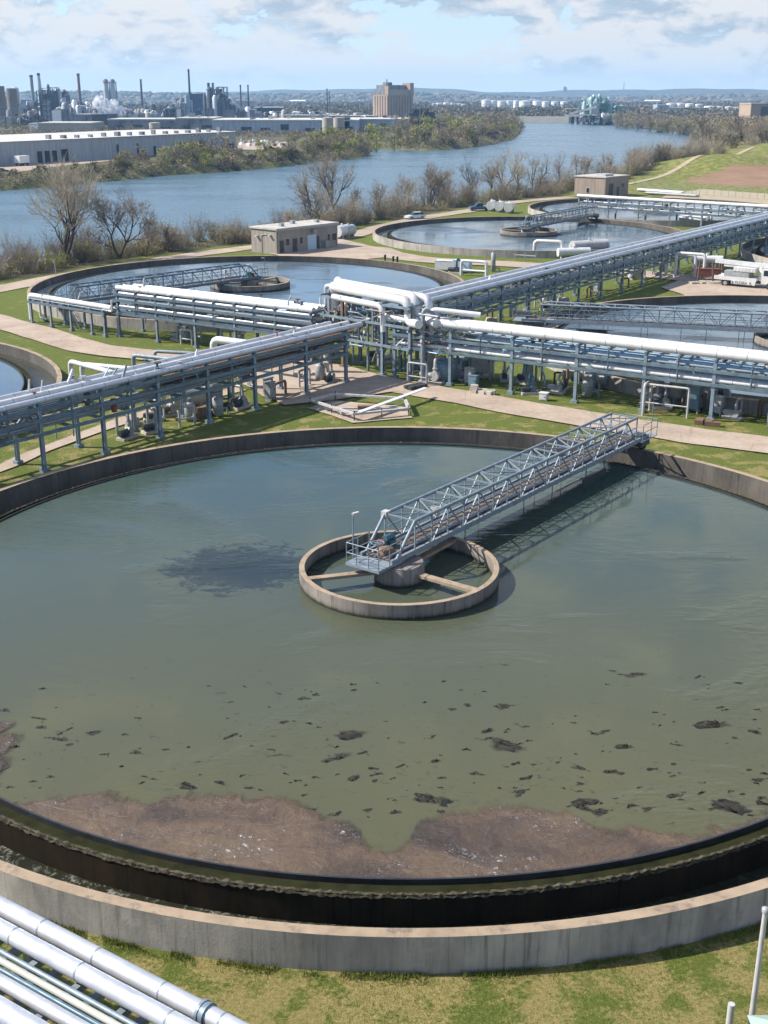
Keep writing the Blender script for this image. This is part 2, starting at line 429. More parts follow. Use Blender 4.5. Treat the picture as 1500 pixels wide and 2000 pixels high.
def leafmat(name, c, var=.35):
    t = NT(name)
    rn = t.n('ShaderNodeObjectInfo').outputs['Random']
    gi = t.n('ShaderNodeNewGeometry').outputs['Random Per Island']
    col = t.ramp(gi, [(0, tuple(x * (1 - var) for x in c)), (1, tuple(x * (1 + var) for x in c))])
    hs = t.n('ShaderNodeHueSaturation', Color=col)
    t.put(hs.inputs['Value'], t.math('ADD', .8, t.math('MULTIPLY', rn, .4)))
    t.put(hs.inputs['Hue'], t.math('ADD', .488, t.math('MULTIPLY', rn, .024)))
    return t.pbr(hs.outputs[0], .85, spec=.15)
M['bark'] = leafmat('grey_bark', (.075, .058, .044))
M['twig'] = leafmat('tan_twigs', (.28, .235, .175))
M['twig_pale'] = leafmat('pale_twigs', (.34, .29, .22))
M['leaf_brown'] = leafmat('brown_buds', (.28, .225, .135))
M['leaf_olive'] = leafmat('olive_leaves', (.26, .235, .08))
M['leaf_green'] = leafmat('spring_leaves', (.30, .31, .06))
M['leaf_dark'] = leafmat('dark_leaves', (.085, .085, .04))
M['blade'] = leafmat('grass_blades', (.15, .17, .035), .55)
# ------------------------------------------------------------------ terrain
ROAD1 = [(-75, 120), (-62, 145), (-52.6, 162.2), (-48.1, 171.8), (-36.9, 191.4), (-24, 208), (-8.5, 223), (0, 244), (9, 262.8), (21.4, 281), (32, 301), (49, 317), (66, 352), (100, 420), (140, 480), (190, 560)]
def offset_line(pts, d):
    out = []
    for i, p in enumerate(pts):
        a = Vector(pts[max(i - 1, 0)]); b = Vector(pts[min(i + 1, len(pts) - 1)])
        t = (b - a).normalized()
        out.append((p[0] - t.y * d, p[1] + t.x * d))
    return out
NEAR_SHORE = offset_line(ROAD1, 21)
NEAR_SHORE = [(-260, 60), (-110, 120)] + NEAR_SHORE[1:-2] + [(128, 515), (165, 640), (205, 780), (243, 930), (246, 985)]
FAR_SHORE = [gp(x, y, -3) for x, y in ((1345, 260), (1250, 249), (1190, 243), (1120, 238), (1015, 236), (1013, 248), (1015, 262), (1000, 272), (960, 283), (900, 291), (840, 294), (740, 291), (700, 296), (722, 303), (700, 309), (620, 316), (540, 327), (450, 335), (350, 341), (185, 356), (130, 361), (0, 373))] + [(-210, 300), (-420, 210)]
RIVER = NEAR_SHORE + FAR_SHORE

def inside(X, Y, poly):
    c = np.zeros(X.shape, bool); n = len(poly)
    for i in range(n):
        x0, y0 = poly[i]; x1, y1 = poly[(i + 1) % n]
        if y0 == y1: continue
        k = ((y0 > Y) != (y1 > Y)) & (X < (x1 - x0) * (Y - y0) / (y1 - y0) + x0)
        c ^= k
    return c
def dist(X, Y, poly, closed=True):
    d = np.full(X.shape, 1e9); n = len(poly)
    for i in range(n if closed else n - 1):
        x0, y0 = poly[i]; x1, y1 = poly[(i + 1) % n]
        dx, dy = x1 - x0, y1 - y0; L2 = dx * dx + dy * dy + 1e-9
        t = np.clip(((X - x0) * dx + (Y - y0) * dy) / L2, 0, 1)
        d = np.minimum(d, np.hypot(X - x0 - t * dx, Y - y0 - t * dy))
    return d
def sstep(a, b, x):
    t = np.clip((x - a) / (b - a), 0, 1); return t * t * (3 - 2 * t)
def wob(X, Y, s, seed=0):
    return (np.sin(X / s + 1.3 + seed) * np.cos(Y / s * 1.13 + seed * 2) + .6 * np.sin(X / s * 2.3 + Y / s * 1.9 + seed) + .4 * np.cos(X / s * 4.7 - Y / s * 3.1 + seed)) / 2

def land_z(X, Y):
    sd = dist(X, Y, RIVER) * np.where(inside(X, Y, RIVER), -1, 1) + 1.6 * wob(X, Y, 9)
    z = -5 + 5 * sstep(-6, 7, sd)
    z = z + 9.0 * np.exp(-((X - 205) / 75) ** 2 - ((Y - 500) / 75) ** 2) * (sd > 0)
    z = z + 5.0 * np.exp(-((X - 118) / 26) ** 2 - ((Y - 425) / 26) ** 2) * (sd > 6)
    far = sstep(4200, 7600, Y)
    ridge = 40 + 12 * np.sin(X / 900 + .6) + 9 * np.sin(X / 370 + 2) + 5 * np.sin(X / 160) + 3 * np.sin(X / 61)
    ridge2 = 24 + 9 * np.sin(X / 610 + 3) + 6 * np.sin(X / 240 + 1)
    z = z + far * np.where(Y > 7000, ridge, 0) * sstep(6900, 8200, Y) + ridge2 * sstep(4300, 5200, Y) * (1 - .4 * sstep(6000, 7000, Y))
    return z

T1 = (0.8, 58.06)
def make_ground():
    rows = list(np.arange(-60, 10, 3.5)) + list(np.arange(10, 100, .4))
    y = 100.0
    while y < 8500:
        rows.append(y); y *= 1.0115
    rows = np.array(rows + [8600.0])
    s = np.linspace(-1, 1, 281)
    X = s[None, :] * (70 + .62 * np.abs(rows))[:, None]; Y = np.repeat(rows[:, None], len(s), 1)
    Z = land_z(X, Y)
    near = Y < 110
    Z = Z + np.where(near, .03 * wob(X, Y, 3.1), 0) + np.where((Y >= 110) & (Y < 4000), .05 * wob(X, Y, 7), 0)
    Z = Z - .16 * (1 - sstep(34, 52, Y)) * (Y > 0)
    # the ground stops under the wall of the near tank
    r = np.hypot(X - T1[0], Y - T1[1]); a = np.arctan2(Y - T1[1], X - T1[0])
    snap = np.abs(r - 28.80) < .45
    X = np.where(snap, T1[0] + 28.80 * np.cos(a), X); Y = np.where(snap, T1[1] + 28.80 * np.sin(a), Y)
    Z = np.where(snap, -.16 * (1 - sstep(34, 52, Y)), Z); Z = np.where((r < 28.80) & ~snap, -2.2, Z)
    nr, nc = X.shape
    V = np.stack([X, Y, Z], -1).reshape(-1, 3)
    idx = np.arange(nr * nc).reshape(nr, nc)
    Fc = np.stack([idx[:-1, :-1], idx[:-1, 1:], idx[1:, 1:], idx[1:, :-1]], -1).reshape(-1, 4)
    me = bpy.data.meshes.new('ground')
    me.vertices.add(len(V)); me.vertices.foreach_set('co', V.ravel())
    me.loops.add(Fc.size); me.loops.foreach_set('vertex_index', Fc.ravel())
    me.polygons.add(len(Fc)); me.polygons.foreach_set('loop_start', np.arange(0, Fc.size, 4))
    me.polygons.foreach_set('use_smooth', np.ones(len(Fc), bool))
    me.update(calc_edges=True)
    x, y = V[:, 0], V[:, 1]
    C = np.zeros((len(V), 4), np.float32); C[:, 3] = 1
    C[:, 0] = np.where(y < 45, .05, -.02) - .10 * sstep(80, 110, y) * (y < 320)
    dirt = [gp(*p) for p in ((1335, 357), (1500, 367), (1570, 352), (1500, 342), (1420, 344), (1365, 349))]
    dirt2 = [gp(*p) for p in ((1440, 333), (1480, 326), (1540, 320), (1560, 326), (1490, 334))]
    C[:, 1] = np.where(inside(x + 3 * wob(x, y, 6), y, dirt) | inside(x + 3 * wob(x, y, 6), y, dirt2), 1, 0)
    sd = dist(x, y, RIVER) * np.where(inside(x, y, RIVER), -1, 1)
    nearbank = (dist(x, y, NEAR_SHORE, False) < 16 + 3 * wob(x, y, 8)) & (y < 420)
    scrub = np.where(nearbank, 1, 0)
    farland = (y > 330 + 0 * x) & (x < 60) & (sd > 0) & (y > 300) & (dist(x, y, FAR_SHORE, False) < 4000)
    farland &= ~((x > 20) & (y < 420))
    scrub = np.maximum(scrub, np.where(farland, .8, 0)); scrub = np.maximum(scrub, sstep(620, 760, y))
    meadow = [gp(*p) for p in ((840, 262), (890, 262), (900, 250), (850, 248))]
    mead2 = [(-150, 400), (-112, 470), (-116, 500), (-180, 440)]
    scrub = np.where(inside(x, y, meadow), .1, scrub)
    C[:, 2] = scrub
    at = me.color_attributes.new('zone', 'FLOAT_COLOR', 'POINT'); at.data.foreach_set('color', C.ravel())
    me.materials.append(M['ground'])
    o = bpy.data.objects.new('ground', me); COL.objects.link(o)
    return tag(o, 'grassy ground around the tanks running out to the far wooded hills', kind='structure')
make_ground()

mb = MB(); mb.add([(-2500, -50, -3), (2500, -50, -3), (2500, 2200, -3), (-2500, 2200, -3)], [(0, 1, 2, 3)])
tag(mb.build('river', M['river']), 'broad blue river bending past the works', kind='structure')

def strip(name, pts, w, z, label, wj=.12, mat='road'):
    """ribbon of paving following pts, its edges slightly ragged; rises with the land"""
    P = []
    for i in range(len(pts) - 1):
        p0, p1, p2, p3 = (Vector(pts[max(i - 1, 0)][:2]), Vector(pts[i][:2]), Vector(pts[i + 1][:2]), Vector(pts[min(i + 2, len(pts) - 1)][:2]))
        L = (p2 - p1).length; k = max(2, int(L / 1.0))
        for j in range(k):
            t = j / k
            P.append(.5 * ((2 * p1) + (-p0 + p2) * t + (2 * p0 - 5 * p1 + 4 * p2 - p3) * t * t + (-p0 + 3 * p1 - 3 * p2 + p3) * t ** 3))
    P.append(Vector(pts[-1][:2]))
    vs = []
    for i, p in enumerate(P):
        d = (P[min(i + 1, len(P) - 1)] - P[max(i - 1, 0)]).normalized(); n = Vector((-d.y, d.x))
        for s in (-1, -.33, .33, 1):
            e = s * (w / 2 + (wj * noise.noise((i * .31, s * 3, z * 50)) * 2.2 if abs(s) == 1 else 0))
            q = p + n * e; vs.append((q.x, q.y))
    xs = np.array(vs); zz = land_z(xs[:, 0], xs[:, 1]) + z
    mb = MB(); mb.add([(a[0], a[1], b) for a, b in zip(vs, zz)], [(4 * i + j, 4 * i + j + 1, 4 * i + j + 5, 4 * i + j + 4) for i in range(len(P) - 1) for j in range(3)], True)
    return tag(mb.build(name, M[mat]), label, kind='structure')
def patch(name, pts, z, label, mat='road'):
    """ragged flat patch of paving"""
    out = []
    n = len(pts)
    for i in range(n):
        a, b = Vector(pts[i]), Vector(pts[(i + 1) % n]); k = max(2, int((b - a).length / .8))
        for j in range(k):
            p = a.lerp(b, j / k); q = .28 * noise.noise((p.x * .6, p.y * .6, z))
            out.append((p.x + q, p.y + q))
    mb = MB(); mb.add([(p[0], p[1], z) for p in out], [tuple(range(len(out)))])
    return tag(mb.build(name, M[mat]), label, kind='structure')
strip('road', ROAD1[:12], 4.6, .10, 'pale bank road between the shrubs and the tanks')
strip('road', [(66, 352), (90, 395), (120, 445), (150, 500)], 2.2, .14, 'pale track climbing the green bank', mat='dirtroad')
strip('road', [(-64, 158), (-54, 147), (-45.9, 138.2), (-38.5, 130.4), (-30, 121.5), (-19, 116.5), (-9, 112), (-2, 107.6), (4.4, 102.6), (14.5, 94.8), (22.0, 89.6), (29, 85.6), (40, 79), (55, 70)], 4.6, .11, 'pale road crossing under the pipe racks')
strip('path', [(-30, 76), (-27, 80.5), (-24.6, 86.5), (-21.6, 92.2), (-18.6, 97), (-13, 104)], 1.5, .09, 'narrow concrete path beside the left pipe rack')
patch('pavement', [(-15, 113), (-9, 116), (-3.5, 113.5), (-.5, 109), (1.5, 103), (-4.5, 99.5), (-8.5, 97.8), (-10.5, 101), (-13.5, 107)], .13, 'bare concrete yard under the rack crossing')
strip('road', [(-10, 219), (-3, 206), (6, 193), (20, 187), (34, 180), (48, 168), (60, 155)], 6.0, .12, 'pale road between the far tanks')
patch('pavement', [(-19, 199.6), (-7.5, 212), (1, 208), (4, 198), (-4, 192), (-14, 193.4)], .14, 'concrete apron in front of the beige building')
patch('pavement', [(38, 163), (46, 176), (60, 172), (75, 160), (75, 148), (62, 149.5), (50, 151), (41, 152)], .15, 'concrete yard where the truck stands')
patch('pavement', [(-6.5, 97.0), (-2.5, 92.2), (2.4, 93.8), (1.7, 97.5), (-4.6, 99.6)], .08, 'pale dirt patch round the low frame', mat='road')
patch('pavement', [(62, 292), (76, 325), (90, 345), (125, 300), (100, 268)], .10, 'greyish gravel yard by the fence', 'dirtroad')

# ------------------------------------------------------------------ tanks
WL, RIM = 0.69, 1.19
def make_tank(label, loc, main=False):
    t = thing('clarifier_tank', label, 'settling tank', (loc[0], loc[1], 0), 0, 'round settling tanks')
    n = 256 if main else 160
    b = MB()
    b.ring((0, 0), 28.58, 29.0, -.5, RIM, n, 1)
    for i_ in range(n): b.m[2 * n + i_] = 2          # the wet inner face
    b.build('outer_wall', [M['wall'], M['cope'], M['wall_wet']], t)
    b = MB(); b.ring((0, 0), 25.62, 25.70, -.2, WL + .10, n); b.build('weir_plate', M['weir'], t)
    b = MB(); b.ring((0, 0), 25.70, 26.20, WL - .45, WL - .14, n); b.build('launder_trough', M['algae'], t)
    b = MB(); b.ring((0, 0), 26.20, 26.36, -2.2, WL - .02, n, 1); b.build('launder_wall', [M['slime_shade'], M['algae']], t)
    if main:
        b = MB(); k = 1500; vs = []
        for i in range(k):
            a = 2 * PI * i / k; c, s = math.cos(a), math.sin(a); up = (i // 2) % 2; j = rnd.random
            for r, z in ((26.21, WL - .05), (26.24 + .05 * j(), WL - .01 + (.015 + .05 * j()) * up), (26.32 + .05 * j(), WL - .02 + (.01 + .05 * j()) * up), (26.38 + .03 * j(), WL - .07 - .10 * j())):
                vs.append((r * c, r * s, z))
        b.add(vs, [(4 * i + j, 4 * i + j + 1, 4 * ((i + 1) % k) + j + 1, 4 * ((i + 1) % k) + j) for i in range(k) for j in range(3)])
        b.build('weir_crust', M['barnacle'], t)
    b = MB(); b.ring((0, 0), 5.02, 5.3, -.4, 1.50, 96, 1); b.build('feed_well', [M['well'], M['cope']], t)
    b = MB(); b.lathe((0, 0), [(1.36, -.4), (1.36, 1.66), (1.28, 1.72)], 40); b.build('center_pier', M['well'], t)
    for a in (R(200), R(52), R(320)):
        b = MB(); c, s = math.cos(a), math.sin(a)
        b.bar((1.3 * c, 1.3 * s, 1.28), (5.1 * c, 5.1 * s, 1.38), .42, .16); b.build('strut', M['cope'], t)
    return t
LBL = {
    1: 'huge concrete settling tank with brown scum, closest to the viewer', 2: 'round concrete settling tank in front of the beige building',
    3: 'round concrete settling tank beside the bank road with the parked car', 4: 'round concrete settling tank cut by the frame behind the white twin pipes',
    5: 'round concrete settling tank cut off by the left frame edge', 6: 'far round settling tank in front of the flat roofed tan building',
    7: 'round concrete settling tank cut off at the right behind the truck'}
TANKS = {1: T1, 2: (-18, 160), 3: (26.9, 224), 4: (43.8, 121), 5: (-57, 96.5), 6: (61.6, 273), 7: (87.5, 193)}
tank1 = make_tank(LBL[1], T1, True)
tank2 = make_tank(LBL[2], TANKS[2])
for k in (3, 4, 5, 6, 7):
    copy_tree(tank2, (*TANKS[k], 0), R(37 * k), LBL[k])
def disc(r, z, n=160, r0=0.0):
    vs = [(r * math.cos(2 * PI * i / n), r * math.sin(2 * PI * i / n), z) for i in range(n)]
    if r0 <= 0: return vs, [tuple(range(n))]
    vs += [(r0 * math.cos(2 * PI * i / n), r0 * math.sin(2 * PI * i / n), z) for i in range(n)]
    return vs, [(i, (i + 1) % n, n + (i + 1) % n, n + i) for i in range(n)]
WN = {1: 'murky green water of the scum covered tank', 2: 'blue water of the tank by the beige building', 3: 'blue water of the tank by the parked car', 4: 'blue water of the tank behind the twin white pipes', 5: 'blue water of the tank at the left edge', 6: 'blue water of the farthest tank', 7: 'blue water of the tank behind the truck'}
for k, c in TANKS.items():
    b = MB(); b.add(*disc(25.66, WL)); tag(b.build('water', M['water_main' if k == 1 else 'water_blue'], loc=(*c, 0)), WN[k], kind='structure')
    b = MB(); b.add(*disc(28.62, -.55 if k == 1 else .16, 160, 26.3)); tag(b.build('water', M['channel'], loc=(*c, 0)), 'dark channel ' + WN[k], kind='structure')
b = MB(); b.add(*disc(26.2, WL - .12, 160, 25.7)); tag(b.build('water', M['trough'], loc=(*T1, 0)), 'greenish water in the trough of the near tank', kind='structure')

# scum sheet along the outlet side of the near tank
def make_scum_sheet():
    line = [(-40, 1395), (0, 1408), (22, 1425), (38, 1440), (20, 1470), (30, 1490), (2, 1515), (-6, 1540), (20, 1562), (90, 1555), (180, 1551), (260, 1560), (330, 1556), (400, 1549), (470, 1550), (520, 1546), (552, 1551), (580, 1576), (640, 1590), (688, 1605), (702, 1628), (722, 1648), (750, 1656), (788, 1650), (808, 1626), (826, 1606), (870, 1584), (920, 1577), (960, 1566), (1010, 1567), (1060, 1576), (1110, 1591), (1135, 1600), (1200, 1608), (1280, 1620), (1370, 1626), (1420, 1616), (1455, 1600), (1490, 1572), (1540, 1520), (1600, 1470)]
    pol = []
    for p in line:
        x, y = gp(*p, WL); x -= T1[0]; y -= T1[1]
        pol.append((math.atan2(y, x), math.hypot(x, y)))
    pol.sort()
    A = np.array([p[0] for p in pol]); RR = np.array([p[1] for p in pol])
    n, m = 900, 46
    vs = []; ed = []
    for i in range(n + 1):
        a = A[0] + (A[-1] - A[0]) * i / n
        r0 = float(np.interp(a, A, RR)); r0 = min(r0, 25.58)
        q = Vector((a * 26, 3.0, 0))
        r0 += -.5 + .55 * noise.fractal(q * .9, .9, 2.1, 6) + .10 * noise.fractal(q * 6, .8, 2, 4)
        r0 = min(max(r0, 15), 25.58)
        for j in range(m + 1):
            t = j / m; r = r0 + (25.6 - r0) * t
            x, y = r * math.cos(a), r * math.sin(a)
            e = min(1, (r - r0) / .5)
            h = .012 + .03 * e + e * .035 * noise.fractal((x * .8, y * .8, 1), .8, 2, 5)
            vs.append((x, y, WL + max(.006, h * min(1, .2 + e)))); ed.append(min(1.0, (r - r0) / 2.4))
    w = m + 1
    b = MB(); b.add(vs, [(i * w + j, (i + 1) * w + j, (i + 1) * w + j + 1, i * w + j + 1) for i in range(n) for j in range(m)], True)
    o = b.build('scum', M['scum'], loc=(*T1, 0)); at = o.data.attributes.new('edge', 'FLOAT', 'POINT'); at.data.foreach_set('value', ed)
    tag(o, 'reddish brown scum sheet with white foam flecks along the outlet weir', kind='stuff')
make_scum_sheet()

# floating clumps
def clump_mesh(seed):
    q = random.Random(seed); b = MB(); ed = []
    for k in range(q.randint(3, 7)):
        cx, cy = q.gauss(0, .38), q.gauss(0, .15); rr = q.uniform(.08, .30); n, m = 16, 5
        hh = q.choice((.0, .0, .02, .05, .08))
        vs = [(cx, cy, hh + .004 + .0008 * k)]; fs = []; ed.append(1.0)
        for j in range(1, m + 1):
            for i in range(n):
                a = 2 * PI * i / n; w = 1 + .8 * noise.fractal((math.cos(a) * 1.9 + seed, math.sin(a) * 1.9, k), .8, 2, 3)
                f = j / m; r = rr * f * 1.5 * w
                z = hh * max(0, 1 - (f * 1.5) ** 2) * (1 + 1.6 * noise.noise((i * .9, j * 1.3, seed + k)))
                vs.append((cx + r * math.cos(a) * 1.3, cy + r * math.sin(a) * .8, max(.004 + .0008 * k, z))); ed.append(max(0, 1 - f ** 1.6))
        fs += [(0, 1 + i, 1 + (i + 1) % n) for i in range(n)]
        fs += [(1 + (j - 1) * n + i, 1 + j * n + i, 1 + j * n + (i + 1) % n, 1 + (j - 1) * n + (i + 1) % n) for j in range(1, m) for i in range(n)]
        b.add(vs, fs, True)
    o = b.build('sludge_clump', M['sludge_dark' if seed % 2 else 'sludge']); at = o.data.attributes.new('edge', 'FLOAT', 'POINT'); at.data.foreach_set('value', ed)
    return o
CL = []
for i in range(11):
    o = clump_mesh(i + 3); tag(o, 'small dark sludge clump floating on the murky near tank', 'sludge clump', 'dark sludge clumps floating on the near tank'); CL.append(o)
spots = []
q = random.Random(21)
named = [(690, 1437, .95, 'ragged dark sludge clump with bluish rim, left of the mossy mound'), (980, 1455, 1.0, 'mossy olive sludge mound floating mid tank'), (1385, 1417, .9, 'flat reddish brown scum island towards the right frame edge'), (1417, 1575, .95, 'brown sludge heap close to the right hand weir'),
         (648, 1483, .8, 'twin lobed brown sludge clump above the scum notch'), (1138, 1568, .75, 'brown sludge lump floating just off the right scum lobe'), (834, 1566, .8, 'dark sludge strand floating just above the scum notch'), (1220, 1315, .8, 'blurred dark sludge patch farthest out on the right water')]
for x, y, s, l in named: spots.append((x, y, s, l))
while len(spots) < 215:
    y = q.choice((1600 - abs(q.gauss(0, 120)), q.uniform(1330, 1600))); x = q.uniform(-10, 1510)
    lim = 1548 if x < 560 else (1600 if x < 700 else (1640 if x < 820 else 1565)) if x < 1100 else 1600
    if y > lim - 4 or y < 1290: continue
    if x < 420 and y < 1420 and q.random() < .7: continue
    spots.append((x, y, q.choice((.08, .10, .10, .12, .12, .14, .16, .18, .2, .22, .25, .25, .28, .34, .45)), None))
for i, (x, y, s, l) in enumerate(spots):
    o = CL[i % 11] if (i >= len(named) and i - len(named) < 11) else CL[i % 11].copy()
    if o.name not in COL.objects: COL.objects.link(o)
    px = gp(x, y, WL); o.location = (px[0], px[1], WL + .0); o.rotation_euler = (0, 0, q.uniform(-.6, .6))
    o.scale = (s * 1.1, s * q.uniform(.7, 1.3), .5 + .5 * s)
    if l:
        o['label'] = l
        if 'flat reddish' in l:
            o.data = o.data.copy(); o.data.materials[0] = M['sludge']

# ------------------------------------------------------------------ scraper bridges
def make_bridge(label, loc, rz, main):
    gal = M['galv' if main else 'steel']
    """truss bridge from the pier (origin) out along +x to the rim; z=0 at ground"""
    t = thing('scraper_bridge', label, 'scraper bridge', (loc[0], loc[1], 0), rz, 'truss scraper bridges of the settling tanks')
    zb, zt, W, x0, x1 = 2.0, 3.75, 1.0, 1.0, 27.6
    xe = 29.6
    for s in (-1, 1):
        y = s * W
        b = MB(); b.tube([(x0, y, zt), (x1, y, zt)], .10, 8); b.tube([(x0, y, zt), (x0 - 1.7, y, zb)], .09, 8); b.build('top_chord', gal, t)
        b = MB(); b.bar((-1.1, y, zb), (xe, y, zb), .13, .30); b.build('bottom_chord', gal, t)
        b = MB(); nb = 17; st = (x1 - x0) / nb
        for i in range(nb + 1):
            x = x0 + i * st
            b.bar((x, y, zb), (x, y, zt), .07)
            if i < nb:
                if i % 2: b.bar((x, y, zb), (x + st, y, zt), .065)
                else: b.bar((x, y, zt), (x + st, y, zb), .065)
        b.tube([(x0 + .2, y * .92, zb + 1.0), (x1, y * .92, zb + 1.0)], .036, 6)
        b.tube([(x0 + .2, y * .92, zb + .5), (x1, y * .92, zb + .5)], .03, 6)
        b.build('truss_lattice', gal, t)
    b = MB()
    for i in range(0, 18):
        x = x0 + i * (x1 - x0) / 17
        b.bar((x, -W, zt), (x, W, zt), .075)
        if i < 17: b.bar((x, -W if i % 2 else W, zt - .02), (x + (x1 - x0) / 17, W if i % 2 else -W, zt - .02), .06)
    b.build('brace_lattice', gal, t)
    b = MB()
    for k in range(7):
        yy = -.84 + k * .28; b.box(-.9, yy - .11, zb - .02 + .004 * (k % 2), xe - .6, yy + .11, zb + .05 + .004 * (k % 3))
    b.build('walkway_deck', M['wood'], t)
    b = MB()
    for i in range(0, 18):
        x = -.6 + i * 1.7; b.bar((x, -W - .02, zb - .16), (x, W + .02, zb - .16), .09, .14)
    b.build('deck_frame', M['blue'], t)
    for yy, r, mt in ((-.55, .075, 'galv'), (.62, .055, 'white')):
        b = MB(); b.pipe([(-.6, yy, zb + .14), (26.8, yy, zb + .14), (27.2, yy, zb - .7)], r, 7); b.build('service_pipe', M[mt], t)
    # end platform over the pier
    b = MB(); b.box(-2.3, -1.1, zb - .20, -.3, 1.1, zb - .05); b.build('platform', gal, t)
    b = MB()
    for yy in (-1.05, 1.05):
        for z in (.5, 1.05): b.tube([(-2.25, yy, zb + z), (-.3, yy, zb + z)], .03, 6)
        for x in (-2.25, -1.3, -.3): b.tube([(x, yy, zb - .1), (x, yy, zb + 1.05)], .03, 6)
    for z in (.5, 1.05): b.tube([(-2.25, -1.05, zb + z), (-2.25, 1.05, zb + z)], .03, 6)
    for yy in (-.4, .4): b.tube([(-2.25, yy, zb - .1), (-2.25, yy, zb + 1.05)], .03, 6)
    b.build('handrail', gal, t)
    b = MB(); b.lathe((0, 0), [(1.0, 1.66), (1.0, 1.82), (.6, 1.86)], 24); b.lathe((-.2, 0), [(.42, zb), (.42, zb + .35), (.2, zb + .4)], 16); b.build('turntable', M['rust'], t)
    b = MB(); b.box(.5, .25, zb + .05, 1.0, .75, zb + .45); b.tube([(.3, .5, zb + .6), (1.05, .5, zb + .6)], .19, 12); b.build('drive_motor', M['teal'], t)
    b = MB(); b.box(-.1, .35, zb + .07, .2, .75, zb + .6); b.build('red_gearbox', M['red'], t)
    b = MB(); b.box(.9, .85, zt - .22, 1.3, 1.2, zt + .12); b.box(4.2, -.2, zb + .9, 4.5, .25, zb + 1.4); b.build('control_cabinet', M['offwhite'], t)
    b = MB(); 
    for k in range(8):
        a = 2 * PI * k / 8; b.bar((-.8, .1, zb + .8), (-.8 + .33 * math.cos(a), .1 + .33 * math.sin(a), zb + .8), .03)
    b.tube([(-.8 + .34 * math.cos(2 * PI * k / 16), .1 + .34 * math.sin(2 * PI * k / 16), zb + .8) for k in range(17)], .03, 6, False); b.tube([(-.8, .1, zb), (-.8, .1, zb + .8)], .05, 6)
    b.build('handwheel', gal, t)
    b = MB(); b.tube([(-1.7, 1.05, zb), (-1.7, 1.05, zb + 2.5)], .04, 6); b.build('lamp_mast', gal, t)
    b = MB(); b.bar((-1.72, 1.05, zb + 2.46), (-1.35, .95, zb + 2.48), .16, .10); b.build('lamp_head', M['offwhite'], t)
    for i, x in enumerate((6.5, 9.8, 13.0, 16.5, 20.0)):
        for s in (-1, 1):
            if (i + s) % 3 == 0: continue
            b = MB(); b.tube([(x + .3 * s, s * .8, zb - .1), (x + .3 * s, s * .8, WL - .3)], .03, 6); b.build('scraper_rod', M['dark'], t)
    b = MB(); b.bar((20.5, -.7, WL + .16), (23.8, -.7, WL + .12), .08, .3); b.bar((19.6, .8, WL + .6), (24.6, .7, WL + .6), .06, .06)
    for x in (20.9, 23.5): b.bar((x, -.7, WL + .2), (x, -.7, zb - .1), .05)
    b.build('skimmer_blade', M['dark'], t)
    # wheel carriage on the rim
    b = MB(); b.box(28.1, -1.25, RIM + .30, 29.4, 1.25, RIM + .62); b.box(28.3, -1.0, RIM + .62, 29.3, -.3, RIM + 1.05); b.build('wheel_carriage', M['dark'], t)
    for s in (-1, 1):
        b = MB(); b.tube([(28.60, s * 1.0, RIM + .26), (28.85, s * 1.0, RIM + .26)], .26, 16, True); b.build('wheel', M['tyre'], t)
    b = MB()
    for x in (28.2, 29.5, 30.5):
        for yy in (-1.25, 1.25): b.tube([(x, yy, zb - .1), (x, yy, zb + 1.1)], .032, 6)
    for yy in (-1.25, 1.25):
        for z in (.55, 1.1): b.tube([(28.2, yy, zb + z), (30.5, yy, zb + z)], .028, 6)
    b.tube([(30.5, -1.25, zb + 1.1), (30.5, 1.25, zb + 1.1)], .028, 6)
    b.box(27.9, -1.3, zb - .12, 30.55, 1.3, zb - .06)
    b.build('end_handrail', gal, t)
    for yy, h in ((-1.25, 2.6), (1.25, 1.6)):
        b = MB(); b.tube([(29.55, yy, zb + 1.1), (29.55, yy, zb + h)], .03, 6); b.build('marker_post', gal, t)
    return t
make_bridge('grey truss bridge over the scum covered near tank', (T1[0] - .797 * .7, T1[1] + .604 * .7), R(52.8), True)
br = make_bridge('grey truss bridge on the tank by the beige building, half behind white pipes', TANKS[2], R(-133.5), False)
copy_tree(br, (*TANKS[3], 0), R(56.6), 'grey truss bridge on the tank by the parked car, ending at the far rack')
make_bridge('grey truss bridge seen side on behind the twin white pipes', TANKS[4], R(165), True)
